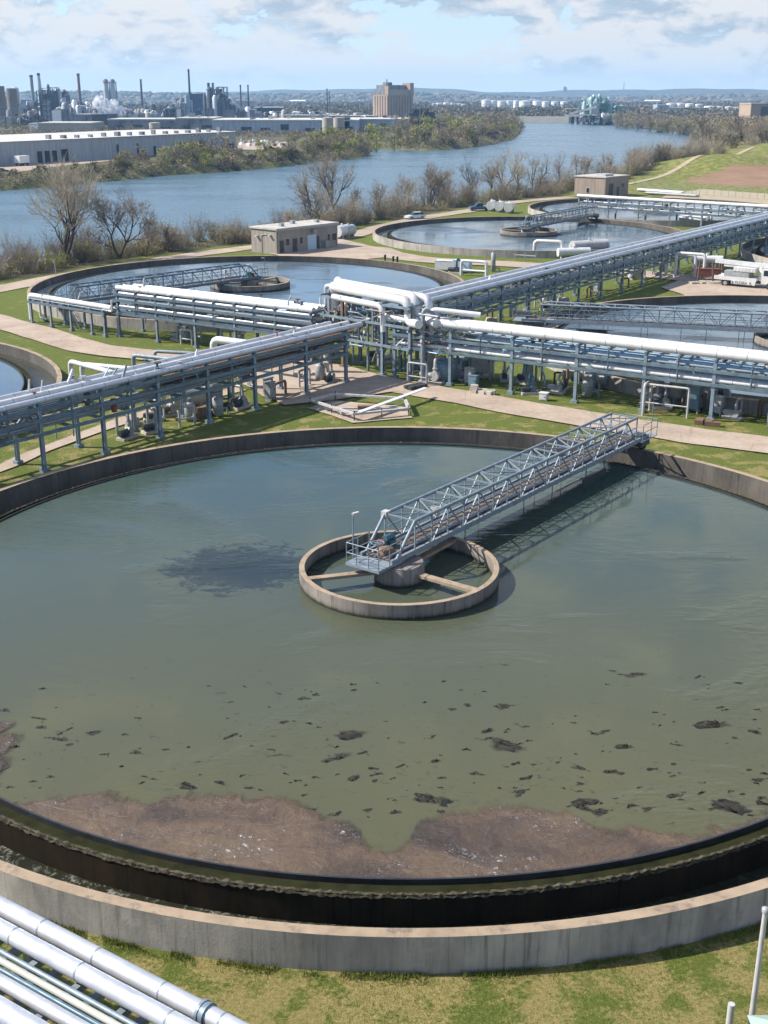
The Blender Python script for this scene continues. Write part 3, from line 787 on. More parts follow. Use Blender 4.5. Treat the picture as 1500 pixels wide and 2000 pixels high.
# ------------------------------------------------------------------ pipe racks
def rack(label, p0, p1, ts, W, top, levels, pipes, cw=.26, colmat='blue', beammat='beam', mid=(), brace=(), small=0, skip_back=False, seed=1):
    """steel rack along p0->p1: columns at distances ts on both sides, beams at levels, pipes = (offset, z, radius, material, from, to)"""
    q = random.Random(seed)
    d = Vector((p1[0] - p0[0], p1[1] - p0[1])); L = d.length; d.normalize(); n = Vector((-d.y, d.x))
    t = thing('pipe_rack', label, 'pipe rack', (p0[0], p0[1], 0), 0, 'steel pipe racks crossing the works')
    org = (p0[0], p0[1], 0)
    def at(s, o, z): return (p0[0] + d.x * s + n.x * o, p0[1] + d.y * s + n.y * o, z)
    for s in ts:
        for o in ((-W / 2, W / 2) if not skip_back else (-W / 2,)):
            b = MB(org); x, y, _ = at(s, o, 0)
            b.ibeam(x, y, .25, top, cw, (d.x, d.y)); b.obox((x, y), (d.x, d.y), cw * 2, cw * 2, -.1, .22 + .1 * q.random())
            b.build('column', M[colmat], t)
    for s in list(ts) + list(mid):
        b = MB(org)
        for z in list(levels) + [top + .1]:
            b.bar(at(s, -W / 2 - .2, z), at(s, W / 2 + .2, z), .18, .2)
        b.build('cross_beam', M[beammat], t)
    a0, a1 = min(ts), max(ts)
    for z in levels:
        for o in (-W / 2 - .16, W / 2 + .16):
            b = MB(org); b.bar(at(a0 - .3, o, z + .02), at(a1 + .3, o, z + .02), .14, .26); b.build('side_beam', M[beammat], t)
    for m in mid:
        for o in (-W / 2 - .16, W / 2 + .16):
            b = MB(org); b.bar(at(m, o, levels[0]), at(m, o, top), .14, .14); b.build('hanger', M[beammat], t)
    for (s0, z0, s1, z1) in brace:
        b = MB(org); b.bar(at(s0, -W / 2, z0), at(s1, -W / 2, z1), .10); b.build('brace', M[beammat], t)
    for (o, z, r, mt, f, g) in pipes:
        b = MB(org); b.tube([at(f, o, z), at(g, o, z)], r, 14 if r > .15 else 8)
        if r > .18:
            s = f + q.uniform(.5, 2)
            while s < g - .5:
                b.mi = 1; b.tube([at(s, o, z), at(s + .05, o, z)], r * 1.02, 14, True); b.mi = 0; s += q.uniform(1.8, 3.4)
        b.build('pipe', [M[mt], M['galv']], t)
    # small lines, valves, drops inside the frame
    for k in range(small):
        s = q.uniform(a0, a1); o = q.uniform(-W / 2, W / 2); z = q.choice(levels) + .3; kind = q.random()
        if kind < .45:
            b = MB(org); b.pipe([at(s, o, z), at(s + q.uniform(.6, 1.6), o, z), at(s + 1.6, o, z + q.choice((-.9, .9, 1.2)))], q.uniform(.05, .12), 7); b.build('branch_pipe', M[q.choice(('galv', 'white', 'alu', 'bluepipe'))], t)
        elif kind < .8:
            x, y, _ = at(s, o, 0)
            b = MB(org); k_ = q.uniform(1.0, 1.9); b.lathe((x, y), [(.13 * k_, z - .1), (.15 * k_, z + .22 * k_), (.05, z + .25 * k_), (.05, z + .45 * k_), (.16 * k_, z + .46 * k_), (.16 * k_, z + .50 * k_)], 10); b.build('valve', M[q.choice(('dark', 'grey', 'offwhite', 'red', 'dkblue'))], t)
        else:
            b = MB(org); b.tube([at(s, o, levels[0] - q.uniform(0, 2.0)), at(s, o, top + .1)], q.uniform(.04, .08), 7); b.build('riser_pipe', M[q.choice(('galv', 'white', 'grey'))], t)
    return t

dA = Vector((.6, .8)); nA = Vector((-.8, .6))
def along(o, d, n, s, k): return (o[0] + d.x * s + n.x * k, o[1] + d.y * s + n.y * k)
oA = (-23.9, 79.2); WA = 3.0
pA0 = along(oA, dA, nA, -11, WA / 2); pA1 = along(oA, dA, nA, 36, WA / 2)
tA = [.2, 5.6, 11, 16.5, 22, 27.3, 32.8, 39.4, 45]
pip = [(-1.35, 5.08, .23, 'alu', -6, 47.5), (-.70, 4.95, .11, 'bluepipe', -6, 47.5), (-.15, 5.12, .24, 'white', -6, 47), (.45, 4.95, .11, 'alu', -6, 46), (1.1, 5.1, .22, 'alu', -6, 46)]
for z, off in ((3.0, (-1.2, -.75, -.2, .3, .9)), (4.0, (-1.1, -.6, 0, .5, 1.1))):
    for k, o in enumerate(off): pip.append((o, z + .16, (.09, .06, .12, .07, .1)[k], ('galv', 'white', 'bluepipe', 'galv', 'white')[k], -6, 46))
rackA = rack('long grey blue pipe rack topped by silver pipes, descending to the left frame edge', pA0, pA1, tA, WA, 4.75, (2.75, 3.75, 4.6), pip, mid=(2.9, 8.3, 13.7, 19.2, 24.6, 30), small=80, seed=2)

for z_, o_, w_ in ((4.62, -.1, 2.5), (3.62, .5, 1.6)):
    b = MB((*pA0, 0)); c_ = along(oA, dA, nA, 23.5, WA / 2 + o_); b.obox(c_, (dA.x, dA.y), 25, w_, z_, z_ + .07); b.build('cable_tray', M['rust'], rackA)
dB = Vector((.853, -.522)).normalized(); nB = Vector((-dB.y, dB.x)); oB = (1.0, 108.6); WB = 4.2
pB0 = along(oB, dB, nB, 0, WB / 2); pB1 = along(oB, dB, nB, 62, WB / 2)
tB = [0, 5.9, 12.05, 18.15, 24.2, 30, 36, 42, 48, 54]
pip = [(-1.55, 5.45, .39, 'white', -1.5, 58), (-.5, 5.5, .37, 'white', .6, 58), (1.2, 5.3, .20, 'alu', 0, 58)]
pip += [(-1.9, 3.35, .21, 'white', 0, 58), (-1.3, 3.25, .12, 'galv', 0, 58), (-.6, 3.3, .16, 'alu', 4, 58), (.3, 3.3, .2, 'bluepipe', 10, 58), (1.3, 3.3, .14, 'white', 0, 58)]
pip += [(-1.7, 4.32, .10, 'galv', 0, 58), (-1.0, 4.36, .20, 'bluepipe', 8, 58), (-.3, 4.36, .17, 'bluepipe', 11, 58), (.5, 4.36, .12, 'white', 0, 58), (1.3, 4.36, .18, 'bluepipe', 6, 58), (-1.6, 2.78, .09, 'galv', 12, 58), (-.9, 2.75, .12, 'alu', 16, 58)]
rack('pipe rack with two fat white pipes on top, running to the right frame edge', pB0, pB1, tB, WB, 4.9, (3.0, 4.1), pip, cw=.28, mid=(3, 9, 15, 21, 27, 33, 39), brace=((12, 3.1, 16, 4.8), (18.2, 4.0, 20, 3.1)), small=105, seed=3)

dC = Vector((.84, -.54)).normalized(); nC = Vector((-dC.y, dC.x)); oC = (-29.0, 128.4); WC = 3.6
pC0 = along(oC, dC, nC, 0, WC / 2); pC1 = along(oC, dC, nC, 27, WC / 2)
pip = [(-1.3, 5.3, .30, 'white', -.4, 26), (-.45, 5.3, .27, 'alu', -.2, 26), (.9, 5.3, .2, 'alu', 0, 26)]
for z, off in ((2.7, (-1.6, -.8, .2, 1.2)), (3.35, (-1.75, -1.0, 0, 1.0)), (4.15, (-1.75, -.9, .1, 1.1)), (4.75, (-1.75, -.8, .5, 1.3))):
    for k, o in enumerate(off): pip.append((o, z + .1, (.13, .09, .14, .10)[k], ('white', 'galv', 'white', 'alu')[k], .3, 26))
rack('pipe rack crowded with white pipes, standing before the tank by the beige building', pC0, pC1, [0, 5.6, 11.0, 16.4, 21.6, 26], WC, 4.95, (2.6, 3.3, 4.05, 4.7), pip, cw=.24, colmat='galv', beammat='steel', mid=(2.8, 8.3, 13.7, 19), small=110, seed=4)
# low run further left
pL0 = (-40.6, 137.4); dL = Vector((.79, -.61)).normalized(); pL1 = (-29.4, 128.7)
rack('low pipe rack carrying one bent white pipe, at the end of the crowded white rack', pL0, pL1, [.4, 4.0, 7.6, 11.2, 13.4], 1.9, 2.75, (2.55,), [(-.3, 3.15, .30, 'white', -.2, 14), (.5, 3.0, .14, 'white', 0, 14), (-.85, 2.9, .07, 'galv', 0, 14)], cw=.22, colmat='galv', beammat='steel', brace=((7.6, 2.5, 9.2, .3),), small=5, seed=5)
b = MB((-41.2, 137.8, 0)); b.pipe([(-40.4, 136.9, 3.15), (-41.3, 137.6, 3.15), (-41.3, 137.6, .3)], .24, 10); b.pipe([(-39.9, 137.6, 3.1), (-40.3, 137.95, 3.1), (-40.3, 137.95, .4), (-39.4, 137.3, .4)], .14, 8)
tag(b.build('bent_pipe', M['white'], loc=(-41.2, 137.8, 0)), 'white pipe bending down to the grass at the far end of the low rack', 'pipe')

pD0 = gp(828, 584, 4.9); pD1 = gp(1500, 423, 4.9)
LD = math.hypot(pD1[0] - pD0[0], pD1[1] - pD0[1])
pip = [(-1.6, 5.08, .28, 'alu', -2, LD + 45), (-.8, 4.9, .13, 'bluepipe', -2, LD + 45), (-.05, 5.12, .30, 'white', -1, LD + 45), (.75, 4.9, .13, 'alu', -1, LD + 45), (1.5, 5.1, .27, 'alu', 0, LD + 45)]
for z, off in ((2.5, (-1.5, -.5, .5, 1.4)), (3.3, (-1.5, -.8, .1, 1.0)), (4.0, (-1.6, -.6, .6, 1.4))):
    for k, o in enumerate(off): pip.append((o, z + .14, (.10, .07, .12, .08)[k], ('galv', 'white', 'bluepipe', 'white')[k], 0, LD + 45))
tD = [i * 6.5 for i in range(0, 24)]
rack('long blue grey pipe rack climbing past the truck to the upper right', pD0, pD1, tD, 3.8, 4.65, (2.35, 3.2, 4.0), pip, cw=.26, mid=[3.25 + 6.5 * i for i in range(0, 20)], small=150, seed=6)

pE0 = gp(1137, 383, 4.8); pE1 = gp(1500, 404, 4.8); LE = math.hypot(pE1[0] - pE0[0], pE1[1] - pE0[1])
rack('far pipe rack with one fat white pipe, in front of the tan building', pE0, pE1, [.3 + 7.0 * i for i in range(0, 7)], 3.4, 4.4, (2.6, 3.5), [(-1.0, 4.95, .36, 'white', -.5, LE + 12), (.4, 4.8, .2, 'alu', 0, LE + 12), (-1.2, 2.85, .16, 'white', 0, LE + 12), (0, 2.8, .12, 'galv', 0, LE), (.9, 3.7, .14, 'white', 0, LE + 12), (-.6, 3.7, .1, 'galv', 0, LE + 12)], cw=.3, colmat='galv', beammat='steel', mid=[3.8 + 7 * i for i in range(6)], brace=((14.3, 1.2, 19, 3.4),), small=40, seed=7)

# the portal where the racks meet
t = thing('pipe_portal', 'raised portal of fat white pipes where the pipe racks cross', 'pipe portal', (-1, 109, 0))
org = (-1, 109, 0)
qa, qb = gp(690, 566, 7.5), gp(806, 582, 7.5)
dP = (Vector(qb) - Vector(qa)).normalized(); nP = Vector((-dP.y, dP.x))
def pp(s, o, z): return (qa[0] + dP.x * s + nP.x * o, qa[1] + dP.y * s + nP.y * o, z)
LP = (Vector(qb) - Vector(qa)).length
for i, (s, o, mt, tp) in enumerate(((-3.2, 2.2, 'galv', 7.0), (-3.2, 0, 'galv', 7.2), (-.6, -.9, 'rust', 6.6), (-.6, 1.6, 'galv', 7.0), (LP * .62, -1.0, 'blue', 7.0), (LP * .62, 1.6, 'blue', 7.0), (LP + .4, -.8, 'galv', 7.0), (LP + .4, 1.6, 'blue', 7.0))):
    x, y, _ = pp(s, o, 0); b = MB(org); b.ibeam(x, y, .2, tp, .28, (dP.x, dP.y)); b.obox((x, y), (dP.x, dP.y), .6, .6, -.1, .24); b.build('column', M[mt], t)
for z in (2.9, 4.9, 6.7):
    for o in (-1.1, 1.75):
        b = MB(org); b.bar(pp(-3.4, o, z), pp(LP + .6, o, z), .16, .22); b.build('side_beam', M['blue'], t)
for s in (-3.2, -.6, LP * .62, LP + .4):
    b = MB(org)
    for z in (2.8, 4.8, 6.85): b.bar(pp(s, -1.2, z), pp(s, 2.3, z), .16, .2)
    b.build('cross_beam', M['blue'], t)
for path, r, mt in (([pp(-3.6, 1.9, 5.4), pp(-3.6, 1.9, 7.9), pp(-2.6, .5, 7.9), pp(LP, .5, 7.55), pp(LP, .5, 5.6), pp(LP + 3, -.2, 5.55)], .42, 'white'),
                    ([pp(-3.0, .4, 5.2), pp(-3.0, .4, 7.6), pp(-2.2, -.5, 7.6), pp(LP * .98, -.45, 7.2), pp(LP * .98, -.45, 5.3), pp(LP + 2, -1.5, 5.5)], .40, 'white'),
                    ([pp(-1.8, -.9, 6.75), pp(LP * .62, -1.0, 6.55), pp(LP * .64, -1.0, 4.2)], .30, 'white'),
                    ([pp(-4.4, .8, 2.4), pp(-4.4, .8, 7.4), pp(-3.0, .8, 7.4)], .2, 'alu'),
                    ([pp(-4.0, 1.3, 2.2), pp(-4.0, 1.3, 7.0), pp(-2.4, 1.3, 7.0), pp(-2.4, 1.3, 3)], .13, 'galv'),
                    ([pp(LP + 1.2, .9, 2.6), pp(LP + 1.2, .9, 7.5), pp(LP - 1, 1.2, 7.5)], .38, 'alu'),
                    ([pp(LP + 1.9, .4, 3.6), pp(LP + 1.9, .4, 6.6), pp(LP + 6.0, 2.4, 6.3)], .26, 'white')):
    b = MB(org); b.pipe(path, r, 14, r * 2); b.build('pipe', M[mt], t)
q = random.Random(9)
for k in range(120):
    s = q.uniform(-3.6, LP + 2.2); o = q.uniform(-1.1, 2.0); z = q.uniform(2.4, 6.4); r = q.uniform(.04, .12)
    if q.random() < .6:
        b = MB(org); b.pipe([pp(s, o, z), pp(s + q.uniform(.8, 2.6), o, z), pp(s + q.uniform(1, 2.6), o + q.uniform(-.8, .8), z + q.uniform(-1.4, 1.2))], r, 7); b.build('branch_pipe', M[q.choice(('galv', 'white', 'grey', 'bluepipe', 'rust'))], t)
    elif q.random() < .6:
        b = MB(org); b.bar(pp(s, o, z), pp(s + q.uniform(-1.2, 1.2), o, z + q.uniform(-2, 2)), .07); b.build('brace', M[q.choice(('galv', 'rust', 'grey'))], t)
    else:
        x, y, _ = pp(s, o, 0); b = MB(org); b.lathe((x, y), [(.15, z), (.15, z + .25), (.05, z + .28), (.05, z + .5), (.2, z + .52), (.2, z + .56)], 10); b.build('valve', M[q.choice(('dark', 'grey', 'offwhite', 'dkblue'))], t)

for k in range(26):
    s = q.uniform(-3.8, LP + 2.2); o = q.uniform(-1.2, 2.1); x, y, _ = pp(s, o, 0); z0 = q.choice((.0, 2.6, 2.8)); b = MB(org)
    b.pipe([(x, y, z0), (x, y, q.uniform(4, 7.2)), (x + q.uniform(-1, 1), y + .5, q.uniform(4.5, 6.8))], q.uniform(.06, .2), 8); b.build('riser_pipe', M[q.choice(('galv', 'grey', 'white', 'dkblue', 'galv'))], t)
# rack next to the viewer
e0 = gp(-60, 1728, 5.0); e1 = gp(490, 2014, 5.0)
dF = (Vector(e1) - Vector(e0)).normalized(); LF = (Vector(e1) - Vector(e0)).length
org0 = (e0[0] - dF.x * 6 + dF.y * 2.0, e0[1] - dF.y * 6 - dF.x * 2.0)
org1 = (e1[0] + dF.x * 10 + dF.y * 2.0, e1[1] + dF.y * 10 - dF.x * 2.0)
pip = [(1.86, 5.0, .235, 'alu', 0, 30), (1.26, 5.0, .235, 'alu', 0, 30), (.83, 4.82, .07, 'blue', 0, 30), (.59, 4.84, .09, 'cream', 0, 30), (.41, 4.80, .06, 'dkblue', 0, 30), (.03, 4.94, .17, 'alu', 0, 30), (-.27, 4.78, .05, 'galv', 0, 30), (-.65, 5.02, .27, 'alu', 0, 30), (-1.08, 4.8, .07, 'dkblue', 0, 30), (-1.42, 4.88, .14, 'blue', 0, 30), (-1.85, 4.9, .16, 'alu', 0, 30), (-2.2, 4.86, .10, 'bluepipe', 0, 30)]
rk = rack('rack of fat silver pipes crossing the lower corner right below the viewer', org0, org1, [2, 8, 14, 20, 26], 4.3, 4.5, (3.9,), pip, cw=.26, beammat='galv', mid=(3.5, 5, 6.5, 9.5, 11, 12.5, 15.5, 17, 18.5), seed=8)
b = MB((*org0, 0)); dd = (Vector(org1) - Vector(org0)).normalized(); nn = Vector((-dd.y, dd.x))
sf = 6 + LF - 1.35
for ds in (0, .16): 
    c = Vector(org0) + dd * (sf + ds) + nn * 1.86; b.tube([(c.x, c.y, 5.0), (c.x + dd.x * .07, c.y + dd.y * .07, 5.0)], .29, 18)
b.tube([(c.x - dd.x * .1, c.y - dd.y * .1, 5.0), (c.x, c.y, 5.0)], .27, 18)
b.build('coupling', M['blue'], rk)

# ------------------------------------------------------------------ ground equipment
def pump(loc, rz, label, m1='grey', m2='offwhite', s=1.0):
    t = thing('pump', label, 'pump', (*loc, 0), rz)
    b = MB(); b.box(-1.0 * s, -.45 * s, -.05, 1.0 * s, .45 * s, .22); b.build('plinth', M['block'], t)
    b = MB(); b.tube([(-.9 * s, 0, .62 * s), (.05 * s, 0, .62 * s)], .30 * s, 12); b.tube([(-1.02 * s, 0, .62 * s), (-.9 * s, 0, .62 * s)], .22 * s, 12); b.box(-.75 * s, -.25 * s, .2, -.1 * s, .25 * s, .4 * s); b.build('motor', M[m1], t)
    b = MB(); b.tube([(.3 * s, -.25 * s, .62 * s), (.3 * s, .25 * s, .62 * s)], .40 * s, 14); b.pipe([(.3 * s, 0, .62 * s), (.3 * s, 0, 2.0 * s), (.3 * s, 1.3 * s, 2.0 * s), (.3 * s, 1.3 * s, .1)], .13 * s, 9); b.tube([(.3 * s, 0, 1.2 * s), (.3 * s, 0, 1.26 * s)], .22 * s, 12); b.build('volute', M[m2], t)
    return t
def goal(loc, rz, label, w, h, r=.12, mt='white', low=True):
    b = MB(); b.pipe([(-w / 2, 0, -.05), (-w / 2, 0, h), (w / 2, 0, h), (w / 2, 0, -.05)], r, 9)
    if low: b.tube([(-w / 2, 0, h * .38), (w / 2, 0, h * .38)], r * .7, 8)
    o = b.build('pipe_arch', M[mt], loc=(*loc, 0)); o.rotation_euler = (0, 0, rz)
    return tag(o, label, 'pipe arch')
def vessel(loc, label, r, h, mt, legs=False):
    t = thing('vessel', label, 'vessel', (*loc, 0))
    z = .7 if legs else .0
    b = MB(); b.lathe((0, 0), [(r * .5, z), (r, z + .12), (r, z + h - r * .35), (r * .75, z + h - r * .1), (r * .2, z + h), (.12, z + h), (.12, z + h + .3)], 22, capb=True); b.build('shell', M[mt], t)
    b = MB(); b.ring((0, 0), r * .99, r * 1.03, z + h * .55, z + h * .60, 22); b.build('band', M['galv'], t)
    if legs:
        for k in range(4):
            a = PI / 4 + k * PI / 2; b = MB(); b.bar((r * .8 * math.cos(a), r * .8 * math.sin(a), -.05), (r * .8 * math.cos(a), r * .8 * math.sin(a), z + .3), .12); b.build('leg', M['galv'], t)
    b = MB(); b.pipe([(r, 0, z + .5), (r + .6, 0, z + .5), (r + .6, 0, .05)], .09, 8); b.build('outlet_pipe', M['galv'], t)
    return t
def drum(loc, rz, label, L, r, mt, z=.0, saddle=True):
    t = thing('horizontal_tank', label, 'tank', (*loc, 0), rz)
    zc = z + r + .35
    b = MB(); b.tube([(-L / 2 - .2, 0, zc), (-L / 2, 0, zc), (L / 2, 0, zc), (L / 2 + .2, 0, zc)], r, 18)
    b.tube([(0, 0, zc + r * .9), (0, 0, zc + r + .3)], .2, 12); b.build('shell', M[mt], t)
    for s in (-.3, .3):
        b = MB(); b.box(s * L - .12, -r * .8, -.05, s * L + .12, r * .8, zc - r * .45); b.build('saddle', M['grey'], t)
    return t
def cabinet(loc, rz, label, w, d, h, mt, leg=.3):
    t = thing('control_cabinet', label, 'cabinet', (*loc, 0), rz)
    b = MB(); b.box(-w / 2, -d / 2, leg, w / 2, d / 2, leg + h); b.prism([(-w / 2 - .06, -d / 2 - .06), (w / 2 + .06, -d / 2 - .06), (w / 2 + .06, d / 2 + .06), (-w / 2 - .06, d / 2 + .06)], leg + h, leg + h + .06); b.build('housing', M[mt], t)
    b = MB(); b.box(-w / 2 + .06, -d / 2 - .03, leg + .08, w / 2 - .06, -d / 2 - .002, leg + h - .08); o = b.build('door', M[mt], t)
    b = MB(); b.box(w / 2 - .2, -d / 2 - .07, leg + h * .45, w / 2 - .14, -d / 2 - .03, leg + h * .6); b.build('handle', M['dark'], o)
    for x in (-w / 2 + .08, w / 2 - .08):
        b = MB(); b.box(x - .05, -d / 2 + .02, -.05, x + .05, d / 2 - .02, leg - .002); b.build('leg', M['grey'], t)
    return t
def blocks(loc, rz, label, n, mt='block', seed=1):
    q = random.Random(seed); t = thing('block_pile', label, 'block pile', (*loc, 0), rz)
    for k in range(n):
        b = MB(); x, y, z = (k % 3) * .75 - .7, ((k // 3) % 2) * .55 - .2, (k // 6) * .42
        b.obox((x + q.uniform(-.1, .1), y), (math.cos(q.uniform(-.3, .3)), math.sin(q.uniform(-.3, .3))), .66, .42, z - .03, z + .40); b.build('block', M[mt], t)
    return t
G = gp
pump(G(843, 748), R(-30), 'grey pump with a tall white elbow below the portal', 'grey', 'offwhite', 1.15)
goal(G(815, 752), R(-32), 'grey looped pipe frame at the road edge beside the portal', 2.0, 2.0, .10, 'grey')
b = MB(); b.ibeam(0, 0, 0, 3.0, .75); o = b.build('pier', M['block'], loc=(*G(842, 738), 0)); tag(o, 'thick pale concrete pier holding up the white rack near the portal', 'pier')
vessel(G(868, 742), 'squat blue grey vessel in the shade under the twin white pipes', 1.25, 2.0, 'bluebin')
vessel(G(893, 738), 'second blue vessel, green stained, behind the rack column', 1.0, 1.9, 'teal')
cabinet(G(942, 738), R(-28), 'tall grey sheet metal cabinet leaning under the twin white pipes', 2.0, 1.0, 2.3, 'grey', .6)
cabinet(G(925, 755), R(-28), 'small blue cabinet beside the grey sheet cabinet', .8, .6, .9, 'bluebin', .15)
blocks(G(942, 770), R(-28), 'stack of reddish and pale blocks at the grass edge', 7, 'block', 3)
# blue stand with bowed legs
t = thing('pipe_stand', 'blue pipe stand with bowed legs on the grass under the rack', 'pipe stand', (*G(1025, 748), 0), R(-25))
b = MB(); b.lathe((0, 0), [(.42, -.05), (.30, .9), (.22, 1.4), (.22, 2.3), (.34, 2.34), (.34, 2.5)], 16); b.build('pedestal', M['bluebin'], t)
for s in (-1, 1):
    b = MB(); b.pipe([(s * .2, 0, 2.3), (s * 1.1, 0, 2.0), (s * 1.9, 0, .9), (s * 2.0, -.4, -.05)], .10, 8, .8); b.build('leg', M['bluepipe'], t)
cabinet(G(1062, 782), R(-28), 'small white box with a dark panel, lying on the grass by the road', .7, .5, .6, 'white', .06)
pump(G(1035, 770), R(10), 'low dark pump in the shadow below the blue stand', 'dark', 'dkblue', .8)
pump(G(1100, 762), R(60), 'black pump between the blue stand and the next column', 'dark', 'dark', .75)
goal(G(1082, 745), R(-30), 'rusty brown pipe loop behind the blue stand', 2.6, 2.1, .14, 'rust', False)
goal(G(1150, 752), R(-30), 'pale curved pipe frame in front of the bare tank wall', 2.0, 1.8, .12, 'offwhite', False)
drum(G(1132, 745), R(-30), 'pale tapered tank lying against the tank wall under the rack', 2.6, .55, 'cream')
drum(G(1165, 757), R(-35), 'grey drum with coiled hose at the tank wall', 1.6, .6, 'grey')
goal(G(1298, 812), R(-28), 'white pipe goal frame with two rails beside the rack column', 3.7, 2.5, .09, 'offwhite')
goal(G(1262, 806), R(60), 'short white pipe frame at right angles to the two railed one', 1.8, 2.6, .12, 'offwhite', False)
pump(G(1275, 792), R(-28), 'grey pump with a swan neck behind the white goal frame', 'grey', 'grey', 1.1)
vessel(G(1322, 792), 'dark grey vertical filter vessel behind the white goal frame', .75, 2.3, 'grey', True)
cabinet(G(1352, 806), R(-28), 'dark blue switch cabinet left of the last rack column', 1.1, .8, 1.9, 'dkblue', .4)
cabinet(G(1372, 800), R(-28), 'light grey switch cabinet touching the last rack column', .9, .8, 2.2, 'grey', .3)
drum(G(1395, 790), R(-28), 'dark drum on saddles right of the last rack column', 1.8, .6, 'dark')
t = vessel(G(1418, 795), 'slim grey gas bottle standing on a slab by the tank wall', .32, 1.5, 'grey')
blocks(G(1382, 830), R(-28), 'broken reddish block footing at the front of the last column', 5, 'rust', 5)
# below the left rack and the crossing
drum(G(372, 800), R(20), 'pale translucent tank below the left pipe rack', 2.6, .95, 'cream')
vessel(G(352, 800), 'yellow green round bin beside the pale tank under the rack', .75, 2.0, 'yellowgrn')
vessel(G(418, 790), 'white round bin under the left pipe rack', .8, 2.2, 'offwhite')
pump(G(330, 812), R(35), 'brown tangled pump under the left rack', 'rust', 'grey', 1.0)
pump(G(262, 832), R(55), 'small grey pump at the foot of the left rack', 'grey', 'offwhite', .7)
pump(G(300, 822), R(15), 'dark pump in the rack shade beside the brown one', 'dark', 'grey', .8)
blocks(G(395, 812), R(50), 'heap of brown blocks in front of the pale tank', 8, 'rust', 7)
cabinet(G(478, 758), R(50), 'dark tilted panel on white legs in the yard', 1.2, .4, .9, 'dark', .9)
blocks(G(595, 735), R(20), 'rough pale block footing at the edge of the concrete yard', 6, 'block', 9)
t = thing('wrapped_post', 'gnarled pale wrapped post on the concrete yard', 'post', (*G(637, 728), 0))
b = MB(); b.lathe((0, 0), [(.42, -.05), (.30, .5), (.36, 1.1), (.24, 1.7), (.38, 2.4), (.30, 3.0), (.2, 3.6)], 9, False); b.build('sleeve', M['cream'], t)
b = MB()
for k in range(4): b.pipe([(.3 * math.cos(k * 1.6), .3 * math.sin(k * 1.6), 3.2), (.5 * math.cos(k * 1.6 + 1), .5 * math.sin(k * 1.6 + 1), 1.6), (.5 * math.cos(k * 1.6 + 2), .5 * math.sin(k * 1.6 + 2), -.05)], .05, 6)
b.build('cable', M['rust'], t)
blocks(G(812, 760), R(40), 'dark rubble of broken beams where the shadow crosses the road', 6, 'dark', 11)
for (px, py, lab, m1, m2) in ((735, 700, 'dark pump in the shade behind the portal columns', 'dark', 'grey'), (760, 708, 'white pump with loop in the shade of the portal', 'grey', 'offwhite'), (905, 712, 'grey pump behind the blue vessels', 'grey', 'grey'), (985, 742, 'small dark pump left of the bowed blue stand', 'dark', 'grey')):
    pump(G(px, py), R(px % 90), lab, m1, m2, .9)
q = random.Random(31)
KIT = [pump((0, -300), 0, 'small grey pump set in the shade under a pipe rack', 'grey', 'grey', .8), pump((0, -300), 0, 'small dark pump set in the shade under a pipe rack', 'dark', 'grey', .9), vessel((0, -300), 'small grey vessel on the ground under a pipe rack', .45, 1.6, 'grey'), cabinet((0, -300), 0, 'small grey switch cabinet under a pipe rack', .8, .6, 1.3, 'grey', .3), goal((0, -300), 0, 'small white pipe bend standing under a pipe rack', 1.4, 1.6, .11, 'offwhite', True), goal((0, -300), 0, 'dark pipe bend standing under a pipe rack', 1.8, 1.3, .13, 'rust', False)]
for k_, g_ in zip(KIT, ('small grey pumps under the racks', 'small dark pumps under the racks', 'small grey vessels under the racks', 'grey switch cabinets under the racks', 'white pipe bends under the racks', 'dark pipe bends under the racks')): k_['group'] = g_
done = set()
def kit(x, y, rz):
    i = q.randrange(6); o = KIT[i]; rz += q.uniform(-.3, .3)
    if i in done: copy_tree(o, (x, y, 0), rz)
    else: o.location = (x, y, 0); o.rotation_euler = (0, 0, rz); done.add(i)
for s_ in range(70):  # equipment under the racks, part of it added to deepen the shade there
    w_ = q.random()
    if w_ < .5: p = along(oB, dB, nB, q.uniform(-2, 50), q.uniform(.8, 4.6)); kit(p[0], p[1], math.atan2(dB.y, dB.x))
    elif w_ < .65: p = along(oC, dC, nC, q.uniform(2, 24), q.uniform(.5, 3)); kit(p[0], p[1], math.atan2(dC.y, dC.x))
    elif w_ < .85:
        dd_ = (Vector(pD1) - Vector(pD0)).normalized(); p = Vector(pD0) + dd_ * q.uniform(6, 80) + Vector((-dd_.y, dd_.x)) * q.uniform(-1.2, 1.8); kit(p.x, p.y, math.atan2(dd_.y, dd_.x))
    else: p = along(oA, dA, nA, q.uniform(8, 34), q.uniform(.8, 2.6)); kit(p[0], p[1], math.atan2(dA.y, dA.x))
# pipes on the grass left of the left rack
def pth(name, pts, r, mt, label):
    o = pts[0]; b = MB((o[0], o[1], 0)); b.pipe(pts, r, 12); return tag(b.build(name, M[mt], loc=(o[0], o[1], 0)), label, 'pipe')
a0 = G(140, 745); 
pth('ground_pipe', [(*a0, 0), (*a0, 1.9), (-20.5, 99.0, 1.9), (-18, 97.5, 1.9)], .23, 'white', 'white pipe rising from the grass and running under the left rack, front one')
a1 = (-27.6, 105.8)
pth('ground_pipe', [(*a1, 0), (*a1, 1.9), (-19.6, 102.6, 1.9), (-16.5, 101, 1.9)], .23, 'white', 'white pipe behind the front one, lying beside the left rack')
pth('ground_pipe', [(-23.4, 108.4, 0), (-23.4, 108.4, 2.2), (-16.2, 105, 2.2), (-16.2, 105, .2)], .2, 'galv', 'grey looped pipe between the white ground pipes and the road')
pth('ground_pipe', [(-22, 111.6, 0), (-22, 111.6, 1.9), (-18.0, 110.6, 1.9), (-18.0, 110.6, 0)], .17, 'galv', 'small grey pipe arch beside the pale road')
